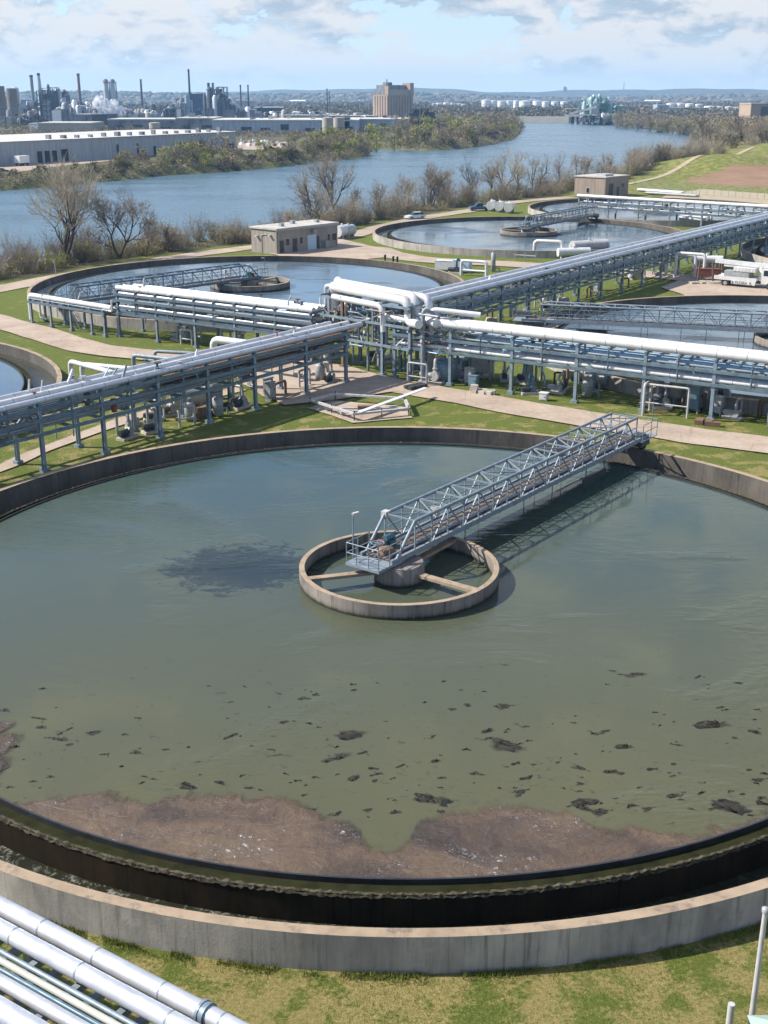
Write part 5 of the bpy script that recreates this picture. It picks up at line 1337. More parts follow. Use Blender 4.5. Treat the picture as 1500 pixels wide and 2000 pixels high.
# the thickening wood right of the tan building
FT = []
def far_tree(name, seed, H, W, n, leaf, label, grp, clumps=11, size=.62, low=.22):
    q = random.Random(seed); b = MB()
    b.tube([(.1 * math.sin(k), .1 * k / 8, -.5 + (H * .85 + .5) * k / 10) for k in range(11)], .2, 5, False, .05)
    for k in range(clumps):
        a = q.uniform(0, 2 * PI); z = H * q.uniform(low, .92); rr = W / 2 * math.sqrt(q.random()) * math.sqrt(max(.12, 1 - ((z / H - .55) / .55) ** 2)); cr = W * q.uniform(.17, .30)
        c = Vector((rr * math.cos(a), rr * math.sin(a), z)); z0 = max(0, z - rr * .8 - .4); b.mi = 0
        b.tube([Vector((0, 0, z0)).lerp(c, f) for f in (0, .33, .66, 1)], .09, 3, False, .03)
        for e in range(5):
            v = rvec(q); b.tube([c, c + v * cr * .5, c + v * cr * 1.0], .035, 3, False, .015)
        b.mi = 1
        leaves(b, q, c, cr, n // clumps, size, .85)
    return tag(b.build(name, [M['bark'], M[leaf]]), label, 'tree', grp)
for spec in (('bank_tree', 81, 8.5, 6.8, 760, 'leaf_brown', 'brown leafless tree in the wood along the far river bank', 'brown trees of the far bank', 14, .72),
             ('bank_tree', 82, 10.5, 7, 720, 'twig', 'brown leafless tree in the wood along the far river bank', 'brown trees of the far bank', 14, .72),
             ('bank_tree', 83, 8.0, 7.0, 760, 'leaf_olive', 'olive budding tree in the wood along the far river bank', 'olive trees of the far bank', 12, .75),
             ('bank_tree', 84, 7.5, 6.6, 760, 'leaf_green', 'yellow green budding tree in the wood along the far river bank', 'yellow green trees of the far bank', 12, .75),
             ('bank_tree', 85, 8.0, 6.6, 700, 'leaf_dark', 'dark tree in the wood along the far river bank', 'dark trees of the far bank', 12, .75),
             ('bank_bush', 86, 3.6, 6.0, 420, 'leaf_brown', 'low brown bush at the waterline of the far river bank', 'low bushes of the far bank', 9, .7),
             ('bank_bush', 87, 3.0, 5.5, 420, 'leaf_dark', 'low dark bush at the waterline of the far river bank', 'low dark bushes of the far bank', 9, .7)):
    FT.append(far_tree(*spec[:8], clumps=spec[8], size=spec[9], low=.1 if 'bush' in spec[0] else .2))
fu = [False] * 7
q = random.Random(17)
FS = FAR_SHORE[5:]       # from the bend to the far left
def shore_band(line, side, per_m, o0, o1, weights, smin, smax, cap):
    c = 0
    for i in range(len(line) - 1):
        a, b_ = Vector(line[i]), Vector(line[i + 1]); L = (b_ - a).length
        if L < .01: continue
        d = (b_ - a) / L; n = Vector((-d.y, d.x)) * side
        for k in range(max(1, int(L * per_m))):
            if c >= cap: return c
            off = o0 + (o1 - o0) * q.random() ** 1.3; p = a + d * q.uniform(0, L) + n * off
            w = list(weights)
            if off < o0 + 4: w = [w[0] * .4, 0, w[2] * .3, w[3] * .2, w[4] * .3, 4, 2.5]
            if p.x < -98 and p.y < 560: w = [0, 0, 0, 0, 0, 3, 2]
            place(FT, fu, q.choices(range(7), w)[0], p.x, p.y, q.uniform(smin, smax), q); c += 1
    return c
right = [gp(1345, 262), gp(1290, 254), gp(1240, 249), gp(1195, 244)]
# far bank, its nose and the inlet; then the right bank
shore_band(FS[2:9], -1, .20, 1, 42, (4, 3, 4, 3, 1, 1, 1), .7, 1.2, 90)
shore_band([gp(x, y, -3) for x, y in ((722, 303), (700, 309), (620, 316), (540, 327), (450, 335), (350, 341), (185, 356), (130, 361), (0, 373))], -1, .48, 1, 20, (4, 2, 3, 1.6, 1.5, 2, 2), .5, .95, 120)
for (px, py, i_, s) in ((325, 318, 2, 1.0), (345, 316, 3, 1.0), (365, 316, 2, 1.1), (395, 313, 1, 1.2), (415, 312, 0, 1.2), (435, 311, 0, 1.2), (600, 296, 3, 1.0), (640, 291, 3, 1.3), (655, 290, 3, 1.2), (668, 292, 2, 1.2), (620, 296, 2, 1.1), (690, 296, 2, 1.0), (720, 276, 3, 1.5), (745, 274, 3, 1.3), (778, 270, 0, 1.5), (800, 268, 0, 1.5), (832, 266, 2, 1.5), (842, 268, 3, 1.2), (705, 283, 1, 1.2), (735, 285, 3, 1.2), (770, 284, 2, 1.1)):
    p = gp(px, py); place(FT, fu, i_, p[0], p[1], s, q)
for k in range(70):      # the wooded point behind
    px = q.uniform(850, 1008); py = q.uniform(240, 276 - (px - 850) * .08); p = gp(px, py)
    place(FT, fu, q.choices(range(5), (4, 3, 3, 2, 1))[0], p[0], p[1], q.uniform(.8, 1.5), q)
for k in range(125):     # right bank wood, dense
    px = q.uniform(1190, 1510); lo = 246 + max(0, (px - 1200)) * .12; py = lo + abs(q.gauss(0, 1)) * 9 - 4
    if px < 1352: py = 241.5 + (px - 1190) * .11 - abs(q.gauss(0, 1)) * 4
    p = gp(px, py)
    place(FT, fu, q.choices(range(5), (5, 5, 1.5, .5, 1.5))[0], p[0], p[1], q.uniform(.9, 1.4), q)
def undergrowth(name, label, line, side, o0, o1, n, hmax, size, mats):
    q = random.Random(len(label)); b = MB(); pts = []; mm = []
    seg = [(Vector(a), Vector(c)) for a, c in zip(line, line[1:])]; Ls = [(c - a).length for a, c in seg]
    for k in range(n):
        a, c = q.choices(seg, Ls)[0]; d = (c - a).normalized(); nn = Vector((-d.y, d.x)) * side
        p = a.lerp(c, q.random()) + nn * q.uniform(o0, o1); pts.append((p.x, p.y))
    xs = np.array(pts); zz = land_z(xs[:, 0], xs[:, 1])
    for (x, y), z in zip(pts, zz):
        if z < -3.2: continue
        b.mi = q.choice(range(len(mats))) if noise.noise((x / 9, y / 9, 3)) > -.1 else 0
        h = hmax * q.uniform(.35, 1); leaves(b, q, (x, y, z + h * .4), h * .8, 26, size, .7)
    tag(b.build(name, [M[m] for m in mats]), label, kind='stuff')
undergrowth('undergrowth', 'tangled brown and olive undergrowth along the near river bank', ROAD1[1:13], 1, 6, 17, 1000, 1.4, .26, ('leaf_brown', 'twig', 'leaf_olive', 'leaf_dark'))
undergrowth('undergrowth', 'tangled brown undergrowth along the far river bank', [gp(x, y, -3) for x, y in ((840, 292), (722, 300), (700, 309), (620, 316), (540, 327), (450, 335), (350, 341), (185, 356), (130, 361), (0, 373), (-100, 390))], -1, -3, 15, 1600, 3.0, .6, ('leaf_brown', 'leaf_dark', 'twig', 'leaf_olive'))
undergrowth('undergrowth', 'brown and olive undergrowth of the wooded river point', [gp(x, y, -3) for x, y in ((1014, 250), (1014, 263), (1000, 272), (960, 283), (900, 291), (840, 294), (745, 291))], -1, -3, 40, 1700, 4.0, .8, ('leaf_brown', 'leaf_olive', 'leaf_brown', 'leaf_dark'))
undergrowth('undergrowth', 'brown undergrowth of the wood on the right hand bank', [gp(x, y, -3) for x, y in ((1195, 244), (1250, 249), (1345, 260), (1352, 285), (1342, 305), (1250, 322))], 1, -2, 45, 1500, 4.0, .8, ('leaf_brown', 'leaf_dark', 'twig', 'leaf_brown'))
undergrowth('undergrowth', 'brown wooded flats behind the right hand river bank', [gp(x, y) for x, y in ((1200, 240), (1260, 244), (1345, 251), (1520, 262))], 1, 0, 330, 5200, 9, 1.7, ('leaf_brown', 'twig', 'leaf_olive', 'leaf_dark', 'leaf_brown'))
undergrowth('undergrowth', 'brown woods behind the tall tan block and the wooded point', [gp(x, y) for x, y in ((1008, 238), (960, 241), (900, 242), (850, 243))], 1, 0, 420, 4200, 9, 1.8, ('leaf_brown', 'twig', 'leaf_olive', 'leaf_dark'))
undergrowth('undergrowth', 'brown and green scrub between the halls across the river', [gp(x, y) for x, y in ((720, 262), (560, 268), (400, 262), (150, 262), (-20, 262))], -1, -40, 420, 2600, 5, 1.1, ('leaf_brown', 'twig', 'leaf_olive', 'leaf_dark'))
WT = []
for i, (px, py, H, st, tw, lab) in enumerate(((1372, 306, 15, 3, 'bark', 'dark many stemmed bare tree at the right hand river corner'), (1392, 300, 12, 2, 'twig', 'brown bare tree behind the many stemmed one'), (1448, 292, 17, 2, 'bark', 'tall dark bare tree in the right hand wood, above the green bank'), (1475, 296, 15, 2, 'twig_pale', 'pale barked bare tree in the right hand wood near the frame edge'), (1425, 298, 13, 2, 'twig', 'brown bare tree between the tall dark one and the river corner'), (1350, 310, 8, 3, 'twig', 'reddish brown bushy tree at the water corner'), (1290, 325, 7, 4, 'twig', 'round reddish bush tree left of the water corner'), (1190, 345, 8, 3, 'twig', 'twiggy bare tree just behind the tan building roof'), (1145, 350, 9, 3, 'twig_pale', 'pale twiggy tree at the left of the tan building'), (1230, 338, 8, 3, 'twig', 'low brown tree right of the tan building'), (1405, 312, 11, 2, 'twig_pale', 'pale yellowish tree at the wood edge'), (1490, 300, 12, 3, 'twig', 'brown bare tree touching the right frame edge'))):
    p = gp(px, py); bare_tree('bare_tree', lab, p, H, 100 + i, 4, st, .22, .08, tw, 350 if tw != 'bark' else 0, spread=.4)
leafy_tree('budding_tree', 'yellow green budding tree inside the right hand wood', gp(1418, 296), 13, 9, 131, 'leaf_olive', 900, .45)
for k in range(26):      # shrubs along the right hand wood edge
    px = q.uniform(1235, 1510); p = gp(px, 335 - (px - 1235) * .105 + q.uniform(-6, 3)); place(SH, used, q.choices(range(6), (6, 4, 1, 0, 2, 2))[0], p[0], p[1], q.uniform(.9, 1.5), q)
# far wooded plain: one mass nobody could count
def far_woods():
    q = random.Random(3); b = MB(); vs = []; fs = []; mm = []
    for k in range(15000):
        y = 1480 * (7400 / 1480) ** (q.random() ** .85); x = q.uniform(-.42, .42) * y
        if x < .03 * y and y < 1650 and q.random() < .93: continue
        if y < 1350 and (x > .03 * y) and x < .165 * y: continue
        if y < 1500 and .04 * y < x < .12 * y: continue
        if noise.noise((x / 420, y / 700, 2)) < -.16: continue
        w = q.uniform(7, 15) * (1 + y / 7000); h = q.uniform(5, 11); i = len(vs); z0 = -1.0
        if y < 3600:
            n0 = len(fs)
            for _ in range(16):
                v = rvec(q); p = (x + v.x * w, y + v.y * w, h * .45 + v.z * h * .5); aa = rvec(q) * (1.3 + y / 1300); ww = rvec(q) * (1.0 + y / 1600); i = len(vs)
                vs += [(p[0] - aa.x, p[1] - aa.y, p[2] - aa.z), (p[0] + ww.x, p[1] + ww.y, p[2] + ww.z), (p[0] + aa.x, p[1] + aa.y, p[2] + aa.z)]; fs.append((i, i + 1, i + 2))
            mm += [q.choice((0, 0, 1, 1, 2, 3))] * (len(fs) - n0)
            continue
        ring = [(math.cos(t) * w * q.uniform(.6, 1), math.sin(t) * w * q.uniform(.6, 1)) for t in (0, 1.05, 2.1, 3.15, 4.2, 5.25)]
        vs += [(x + a, y + c, z0) for a, c in ring] + [(x + a * .75, y + c * .75, h * q.uniform(.6, 1.05)) for a, c in ring] + [(x + q.uniform(-2, 2), y, h * q.uniform(.9, 1.2))]
        nf = [(i + j, i + (j + 1) % 6, i + 6 + (j + 1) % 6, i + 6 + j) for j in range(6)] + [(i + 6 + j, i + 6 + (j + 1) % 6, i + 12) for j in range(6)]
        fs += nf; mm += [q.choice((0, 0, 1, 1, 2, 3))] * len(nf)
    vv = np.array(vs); vv[:, 2] += land_z(vv[:, 0], vv[:, 1])
    b.add([tuple(v) for v in vv], fs); b.m = mm
    tag(b.build('far_woods', [M['fw1'], M['fw2'], M['fw3'], M['fw4']]), 'brown and green woods of the far plain below the hills', kind='stuff')
for k, c in enumerate(((.16, .13, .09), (.11, .10, .062), (.085, .09, .048), (.20, .16, .115))):
    M['fw%d' % (k + 1)] = leafmat('far_wood_tone', c, .4)
far_woods()
# grass blades in the strip nearest the viewer
def blades():
    q = random.Random(8); vs = []; fs = []
    for k in range(60000):
        x = q.uniform(-17, 17); y = q.uniform(20.5, 40)
        r = math.hypot(x - T1[0], y - T1[1])
        if r < 29.05: continue
        if noise.noise((x * .5, y * .5, 0)) + q.uniform(-.5, .5) < -.1: continue
        a = q.uniform(0, 2 * PI); h = q.uniform(.03, .085); w = q.uniform(.008, .02); lx, ly = q.uniform(-.05, .05), q.uniform(-.05, .05); i = len(vs)
        vs += [(x - w * math.cos(a), y - w * math.sin(a), -.22), (x + w * math.cos(a), y + w * math.sin(a), -.22), (x + lx, y + ly, h - .16)]; fs.append((i, i + 1, i + 2))
    for k in range(16000):      # ranker growth against the foot of the wall
        an = q.uniform(-2.45, -.7); r = 29.03 + abs(q.gauss(0, .18)); x = T1[0] + r * math.cos(an); y = T1[1] + r * math.sin(an)
        if noise.noise((x * .8, y * .8, 4)) < -.1: continue
        a = q.uniform(0, 2 * PI); h = q.uniform(.05, .2); w = q.uniform(.008, .022); i = len(vs)
        vs += [(x - w * math.cos(a), y - w * math.sin(a), -.22), (x + w * math.cos(a), y + w * math.sin(a), -.22), (x + q.uniform(-.08, .08), y + q.uniform(-.08, .08), h - .16)]; fs.append((i, i + 1, i + 2))
    b = MB(); b.add(vs, fs); tag(b.build('grass', M['blade']), 'short patchy grass outside the near tank wall', kind='stuff')
blades()
# ------------------------------------------------------------------ works and town across the river
def far(px, py): return gp(px, py)
def mpp(y): return (y * math.cos(TH) + HC * math.sin(TH)) / F      # metres per survey pixel at distance y
M['brick'] = paint('brown_chimney_brick', (.16, .085, .065), .85, 0, .2, .05)
M['slate'] = paint('slate_grey_plant', (.19, .20, .22), .7, .1, .5, .12, 0, (.05, .055, .06))
M['dkslate'] = paint('dark_plant_steel', (.045, .052, .066), .7, .1, .5, .12)
M['paleplant'] = paint('pale_plant_metal', (.42, .44, .47), .5, .2, .25, .1)
M['blueplant'] = paint('blue_plant_cladding', (.035, .085, .17), .6, 0, .3, .08)
M['tankwhite'] = paint('white_storage_tank', (.78, .77, .75), .5, 0, .08, .05)
M['tanpaint'] = paint('tan_block_wall_far', (.36, .265, .19), .8, 0, .15, .06)
M['greenplant'] = paint('green_crane_paint', (.11, .25, .215), .5, 0, .35, .1)
M['beigefar'] = paint('beige_wall_far', (.36, .33, .275), .8, 0, .2, .05)
M['paleblue'] = paint('pale_blue_wall_far', (.27, .37, .44), .7, 0, .15, .05)
M['blackroof'] = paint('dark_heap', (.025, .03, .038), .9, 0, .5, .1)
M['sandy'] = paint('sandy_yard_stuff', (.34, .26, .165), .9, 0, .4, .3)

def stack(label, px, ytop, ybase, wpx, mat, taper=.8, name='chimney', yw=None):
    x, y = far(px, ybase); m = mpp(y); h = (ybase - ytop) * m * 1.02; r = wpx * m / 2
    t = thing(name, label, 'chimney', (x, y, 0))
    b = MB(); b.lathe((0, 0), [(r * 1.25, -1), (r * 1.2, h * .06), (r * 1.1, h * .08), (r, h * .4), (r * taper, h)], 14); b.build('shaft', M[mat], t)
    b = MB(); b.lathe((0, 0), [(r * taper * 1.01, h * .94), (r * taper * 1.18, h * .955), (r * taper * 1.18, h * .985), (r * taper * 1.01, h * 1.0)], 14); b.build('rim', M['dkslate'], t)
    return t
def block(label, x0, x1, ytop, ybase, depth, wall, roof, cat='building', name='industrial_building', openings=0, seed=1, roof_things=0):
    """plain works hall spanning survey pixels x0..x1"""
    q = random.Random(seed)
    xa, y = far(x0, ybase); xb, _ = far(x1, ybase); h = max(2.5, (ybase - ytop) * mpp(y) * 1.01); W = xb - xa
    t = thing(name, label, cat, (xa, y, 0))
    b = MB(); b.box(0, 0, -2, W, depth, h); b.build('wall', M[wall], t)
    b = MB(); b.box(-.4, -.4, h + .02, W + .4, depth + .4, h + .9); r = b.build('roof', M[roof], t)
    for k in range(openings):
        u = W * (k + .5 + q.uniform(-.2, .2)) / openings; w = W / openings * q.uniform(.25, .6); z = h * q.uniform(.05, .4); b = MB(); b.box(u - w / 2, -.25, z, u + w / 2, -.02, z + h * q.uniform(.2, .45)); b.build('window', M['glass'], t)
    for k in range(roof_things):
        u = W * q.uniform(.05, .9); v = depth * q.uniform(.1, .8); s = q.uniform(1, 3.0); b = MB(); b.box(u, v, h + .92, u + s * 1.5, v + s, h + .92 + s * q.uniform(.4, 1)); b.build('roof_unit', M[q.choice(('grey', 'offwhite', 'slate'))], t)
    return t
def silo(label, px, wpx, ytop, ybase, mat='beigefar', dome=.3, name='silo', cat='silo', shrink=1.0):
    x, y = far(px, ybase); m = mpp(y); r = wpx * m / 2; h = (ybase - ytop) * m
    t = thing(name, label, cat, (x, y + r, 0))
    b = MB(); b.lathe((0, 0), [(r, -1), (r, h - r * dome)], 28, capt=False); b.build('shell', M[mat], t)
    b = MB(); b.lathe((0, 0), [(r * 1.02, h - r * dome), (r * .7, h - r * dome * .4), (.3, h)], 28); b.build('roof', M[mat], t)
    b = MB(); b.ring((0, 0), r * .99, r * 1.02, h * .45, h * .48, 28); b.build('band', M['slate'], t)
    return t
def plant(label, x0, x1, ytop, ybase, seed, mats, n=26, lean=0, name='process_plant', cat='industrial plant', depth=40, peak=.5):
    """a thicket of vessels, frames, pipes and sheds; every piece a part"""
    n = int(n * 2.2); q = random.Random(seed); xa, y = far(x0, ybase); xb, _ = far(x1, ybase); W = xb - xa; H = (ybase - ytop) * mpp(y)
    t = thing(name, label, cat, (xa, y, 0))
    for k in range(n):
        u = q.uniform(0, W); v = q.uniform(0, depth); hh = H * min(1, 1.25 - abs(u / W - peak) * 1.0) * q.uniform(.5, 1.05); hh = max(3, hh); kind = q.random(); b = MB(); mt = q.choice(mats)
        if kind < .3:
            r = q.uniform(1.2, 3.4); b.lathe((u, v), [(r, -1), (r, hh * .9), (r * .5, hh)], 12); nm = 'vessel'
        elif kind < .6:
            w = q.uniform(4, 12); d = q.uniform(4, 9); b.box(u - w / 2, v - d / 2, -1, u + w / 2, v + d / 2, hh * .7); nm = 'shed'
        elif kind < .85:
            w = q.uniform(5, 11); nl = max(2, int(hh / 5))
            for i in (-.5, .5):
                for j in (-.5, .5): b.bar((u + w * i, v + w * j, -1), (u + w * i, v + w * j, hh), .7)
            for l in range(1, nl + 1):
                z = hh * l / nl; b.box(u - w * .5, v - w * .5, z - .4, u + w * .5, v + w * .5, z)
                b.bar((u - w / 2, v - w / 2, z - hh / nl), (u + w / 2, v - w / 2, z), .4)
            nm = 'steel_frame'
        else:
            b.pipe([(u, v, hh * .3), (u, v, hh * .8), (u + q.uniform(-14, 14), v, hh * q.uniform(.5, .8)), (u + q.uniform(-14, 14), v, 1)], q.uniform(.5, 1.0), 7); nm = 'duct'
        b.build(nm, M[mt], t)
    return t
# long warehouse by the far bank
wa, wb = gp(-40, 327), gp(462, 293)
d = (Vector(wb) - Vector(wa)); L = d.length; d.normalize()
t = thing('warehouse', 'very long grey warehouse with white roof on the far bank, far left', 'warehouse', (*wa, 0), math.atan2(d.y, d.x))
Hw = 8.6
b = MB(); b.box(0, 0, -1.5, L, 62, Hw); b.build('wall', M['warewall'], t)
b = MB(); b.prism([(-.6, -.6), (L + .6, -.6), (L + .6, 62.6), (-.6, 62.6)], Hw + .02, Hw + .5, [(-.6, 20), (L + .6, 20), (L + .6, 42), (-.6, 42)]); r = b.build('roof', M['wareroof'], t)
q = random.Random(44)
for k in range(15):
    u = L * (.25 + .05 * k) ; b = MB(); b.box(u, 3.5, Hw + .15, u + q.uniform(.8, 2.0), 5.5, Hw + q.uniform(1.2, 2.2)); b.build('roof_vent', M['slate'], t)
for k, (f, w, h) in enumerate(((.19, 2.4, 4.5), (.215, 2.4, 4.5), (.24, 2.4, 4.5), (.275, 3.6, 4.8), (.62, 1.4, 4), (.47, 1.0, 5.5), (.55, 1.0, 5.5), (.75, 1.6, 4.5), (.82, 1.2, 5), (.97, 5, 3.2))):
    b = MB(); b.box(f * L - w / 2, -.3, 0, f * L + w / 2, -.02, h); b.build('dock_door', M['blackroof'], t)
# trailers, cars on the yard in front of it
def trailer(px, py, L, label, rz=.0):
    t = thing('trailer', label, 'trailer', (*gp(px, py), 0), rz)
    b = MB(); b.box(-L / 2, -1.3, 1.1, L / 2, 1.3, 3.7); b.build('box_body', M['tankwhite'], t)
    b = MB(); b.box(-L / 2 + .2, -1.1, .75, L / 2 - .2, 1.1, 1.098); b.build('chassis', M['dark'], t)
    for x in (-L * .36, L * .3):
        for s in (-1, 1): b = MB(); b.tube([(x, s * 1.15 - .15, .5), (x, s * 1.15 + .15, .5)], .5, 10); b.build('wheel', M['tyre'], t)
rzw = math.atan2(d.y, d.x)
for px, py, L_, lab in ((44, 324, 5.2, 'short white trailer, leftmost before the warehouse dock doors'), (85, 318, 5.5, 'white trailer, second from the dock doors'), (103, 316, 5.0, 'white trailer directly behind the second one, before the warehouse'), (155, 313, 5.0, 'white trailer half hidden by the tall bare tree top'), (186, 309, 5.5, 'white trailer by the warehouse, left of the bank trees'), (206, 307, 5, 'white trailer nudging the bank trees before the warehouse'), (275, 304, 8.5, 'long white trailer low among the bank trees')):
    trailer(px, py, L_, lab, rzw)
car(gp(5, 337), .2, 'dark car on the yard at the left frame edge across the river', M['cardark'])
t = car(gp(527, 292), .3, 'dark pickup parked in the scrap yard across the river', M['cardark'], True, 'pickup')
# scrap yard
q = random.Random(6)
for k in range(46):
    px = q.uniform(466, 572); py = 278 + (px - 466) * .06 + q.uniform(-3, 7); x, y = gp(px, py)
    b = MB(); s = q.uniform(.8, 1.9); n = q.randint(4, 6)
    ps = [(math.cos(2 * PI * i / n) * s * q.uniform(.6, 1.2), math.sin(2 * PI * i / n) * s * q.uniform(.6, 1)) for i in range(n)]
    b.prism(ps, -.2, s * q.uniform(.6, 1.1), [(a * q.uniform(.4, .9), c * .7) for a, c in ps])
    mt = q.choice(('tankwhite', 'tankwhite', 'beigefar', 'sandy', 'rust', 'offwhite')) if px > 490 else q.choice(('sandy', 'tankwhite', 'sandy', 'offwhite'))
    tag(b.build('scrap_heap', M[mt], loc=(x, y, 0)), 'small pale scrap heap on the yard across the river', 'scrap heap', 'scrap heaps of the yard across the river')
pts = [gp(*p) for p in ((463, 296), (572, 288), (572, 277), (466, 279))]
patch('pavement', pts, .12, 'sandy scrap yard ground across the river')
patch('pavement', [gp(*p) for p in ((0, 341), (120, 325), (290, 306), (290, 301), (60, 318), (-40, 330))], .12, 'pale yard in front of the long warehouse')
# long halls
block('long pale blue grey hall with white roof in front of the silos', 415, 700, 238, 262, 70, 'warewall_blue', 'wareroof', openings=7, seed=2, roof_things=10)
block('pale hall right of the silos, half behind yellow green trees', 672, 800, 236, 258, 60, 'warewall', 'wareroof', openings=4, seed=3, roof_things=6)
block('low white roofed hall right before the tall tan block', 640, 730, 228, 236, 40, 'dkslate', 'wareroof', seed=4)
block('long beige low hall at the back left', 76, 178, 243, 259, 40, 'beigefar', 'wareroof', openings=0, seed=5)
block('small beige annex at the left end of the beige hall', 58, 74, 244, 256, 14, 'tankwhite', 'wareroof', seed=6)
block('grey hall with dark gable left of the steam', 150, 182, 226, 244, 30, 'slate', 'roof', seed=7, openings=0)
block('black walled hall below the steam plume', 181, 211, 227, 250, 40, 'dkslate', 'dkslate', seed=8)
block('slate grey long hall behind the pale storage tank', 212, 345, 236, 256, 50, 'slate', 'wareroof', openings=3, seed=9)
block('white roofed grey hall with the round white tank in front', 345, 418, 234, 258, 50, 'slate', 'wareroof', openings=2, seed=10, roof_things=5)
block('office block with dark glass front', 497, 551, 212, 232, 30, 'glass', 'tankwhite', openings=0, seed=12)
block('pale grey hall behind the twin thin chimneys', 460, 498, 200, 228, 40, 'paleplant', 'paleplant', seed=13)
block('low white roofed sheds behind the blue grey hall', 555, 640, 227, 236, 30, 'beigefar', 'wareroof', seed=14, roof_things=8)
block('white roofed hall among the plant, far left', 42, 74, 196, 215, 30, 'slate', 'tankwhite', seed=15)
silo('left one of two concrete silos by the blue grey hall', 640, 22, 231, 268, 'beigefar', .1)
silo('right one of two concrete silos by the blue grey hall', 662, 22, 231, 267, 'beigefar', .1)
block('dark stair tower against the right concrete silo', 673, 683, 234, 262, 10, 'dkslate', 'slate', seed=16)
silo('round white storage tank in front of the grey hall', 358, 32, 238, 256, 'tankwhite', .12, 'storage_tank', 'storage tank')
silo('pale beige storage tank beside the slate hall', 301, 22, 240, 260, 'beigefar', .12, 'storage_tank', 'storage tank')
# plants and stacks of the refinery, left to right
M['brownsilo'] = paint('grey_brown_silo', (.19, .16, .145), .85, 0, .25, .06, 0, (.1, .09, .085))
silo('grey brown silo at the far left edge', 4, 18, 172, 245, 'brownsilo', .1)
silo('pale ribbed tower in front of the brown silo', 14, 12, 190, 240, 'beigefar', .2)
silo('broad grey brown silo beside the ribbed tower', 26, 20, 176, 246, 'brownsilo', .12)
silo('rounded white vessel behind the brown silos', 33, 14, 173, 236, 'paleplant', .5)
plant('low dark plant at the foot of the brown silos', 0, 60, 215, 247, 31, ('slate', 'dkslate', 'beigefar', 'brick'), 22)
plant('grey plant between the brown silos and the slim column', 40, 78, 200, 232, 32, ('slate', 'paleplant', 'dkslate'), 22)
stack('slim grey column left of the tapered silver tower', 68, 153, 228, 6.5, 'slate', .9)
stack('tapered silver tower with a pointed top', 83, 150, 234, 10, 'paleplant', .55)
x, y = far(99, 225); m = mpp(y)
t = thing('water_tower', 'small dark ball on a pole above the plant', 'water tower', (x, y, 0)); b = MB(); b.tube([(0, 0, -1), (0, 0, 48 * m)], .6, 8); b.build('pole', M['slate'], t); b = MB(); b.lathe((0, 0), [(.4, 44 * m), (2.2 * m, 48 * m), (2.8 * m, 51 * m), (2.2 * m, 55 * m), (.3, 58 * m)], 16); b.build('ball', M['dkslate'], t)
plant('dark pipe filled plant sloping down right of the silver tower', 84, 150, 176, 236, 33, ('slate', 'dkslate', 'dkslate', 'paleplant'), 46, peak=.15)
stack('tall reddish brown chimney left of the steam', 159, 150, 226, 6.0, 'brick', .85)
plant('grey plant behind the reddish chimney', 128, 205, 200, 228, 34, ('slate', 'paleplant', 'tankwhite', 'brick'), 34)
for k, (px, lab) in enumerate(((211, 'left silver tower of the pair above the steam'), (224, 'right silver tower of the pair above the steam'))):
    x, y = far(px, 228); m = mpp(y); t = thing('silver_tower', lab, 'tower', (x, y, 0)); r = 5.2 * m
    b = MB(); b.lathe((0, 0), [(r, -1), (r, 44 * m), (r * .8, 58 * m), (r * .9, 62 * m)], 18); b.build('shell', M['paleplant'], t)
    b = MB(); b.lathe((0, 0), [(r * 1.0, 62 * m), (r * 1.05, 66 * m), (r * .6, 69 * m)], 18); b.build('head', M['slate'], t)
    b = MB(); b.tube([(r + 1, 0, -1), (r + 1, 0, 64 * m)], .7, 6); b.build('riser_pipe', M['slate'], t)
# steam
def steam(label, pts, y0, dens):
    b = MB(); q = random.Random(2)
    for (px, py, rp) in pts:
        m = mpp(y0); x = (px - 750) / F * (y0 * math.cos(TH)); z = HC + (187 - py) * m; r = rp * m; n, k = 16, 10; i0 = len(b.v); vs = []; fs = []
        for j in range(k + 1):
            for i in range(n):
                a = 2 * PI * i / n; e = PI * j / k; v = Vector((math.sin(e) * math.cos(a), math.sin(e) * math.sin(a), math.cos(e))); rr = r * (1 + .38 * noise.fractal(v * 2.2 + Vector((px, py, 0)), .7, 2, 4)); vs.append((x + v.x * rr, y0 + v.y * rr, z + v.z * rr))
        fs = [(j * n + i, (j + 1) * n + i, (j + 1) * n + (i + 1) % n, j * n + (i + 1) % n) for j in range(k) for i in range(n)]
        b.add(vs, fs, True)
    tt = NT('white_steam'); v = tt.n('ShaderNodeVolumePrincipled'); v.inputs['Color'].default_value = (.97, .97, .98, 1); v.inputs['Density'].default_value = dens; v.inputs['Anisotropy'].default_value = .1; tt.t.links.new(v.outputs[0], tt.out.inputs['Volume'])
    o = b.build('steam', tt.mat); tag(o, label, kind='stuff'); return o
q = random.Random(77)
puffs = [(200, 203, 10), (206, 210, 13), (216, 216, 14), (228, 220, 13), (240, 225, 11), (190, 196, 8), (222, 206, 10), (249, 229, 7), (186, 204, 7), (212, 226, 9), (235, 214, 9)]
puffs += [(a + q.uniform(-1, 1) * r, c + q.uniform(-1, .8) * r, r * q.uniform(.25, .5)) for (a, c, r) in list(puffs) for _ in range(4)]
steam('white steam cloud drifting below the twin silver towers', puffs, 1380, .30)
steam('small white steam puff above the dark teal tank', [(446, 193, 4), (449, 197, 5), (454, 203, 6), (459, 207, 5), (452, 198, 3.5)], 1480, .3)
stack('dark slim chimney between steam and blue plant', 279, 160, 222, 4.5, 'dkslate', .8)
plant('low scattered plant with white pipes before the blue building', 262, 330, 206, 232, 35, ('slate', 'beigefar', 'tankwhite', 'dkslate', 'brick'), 34)
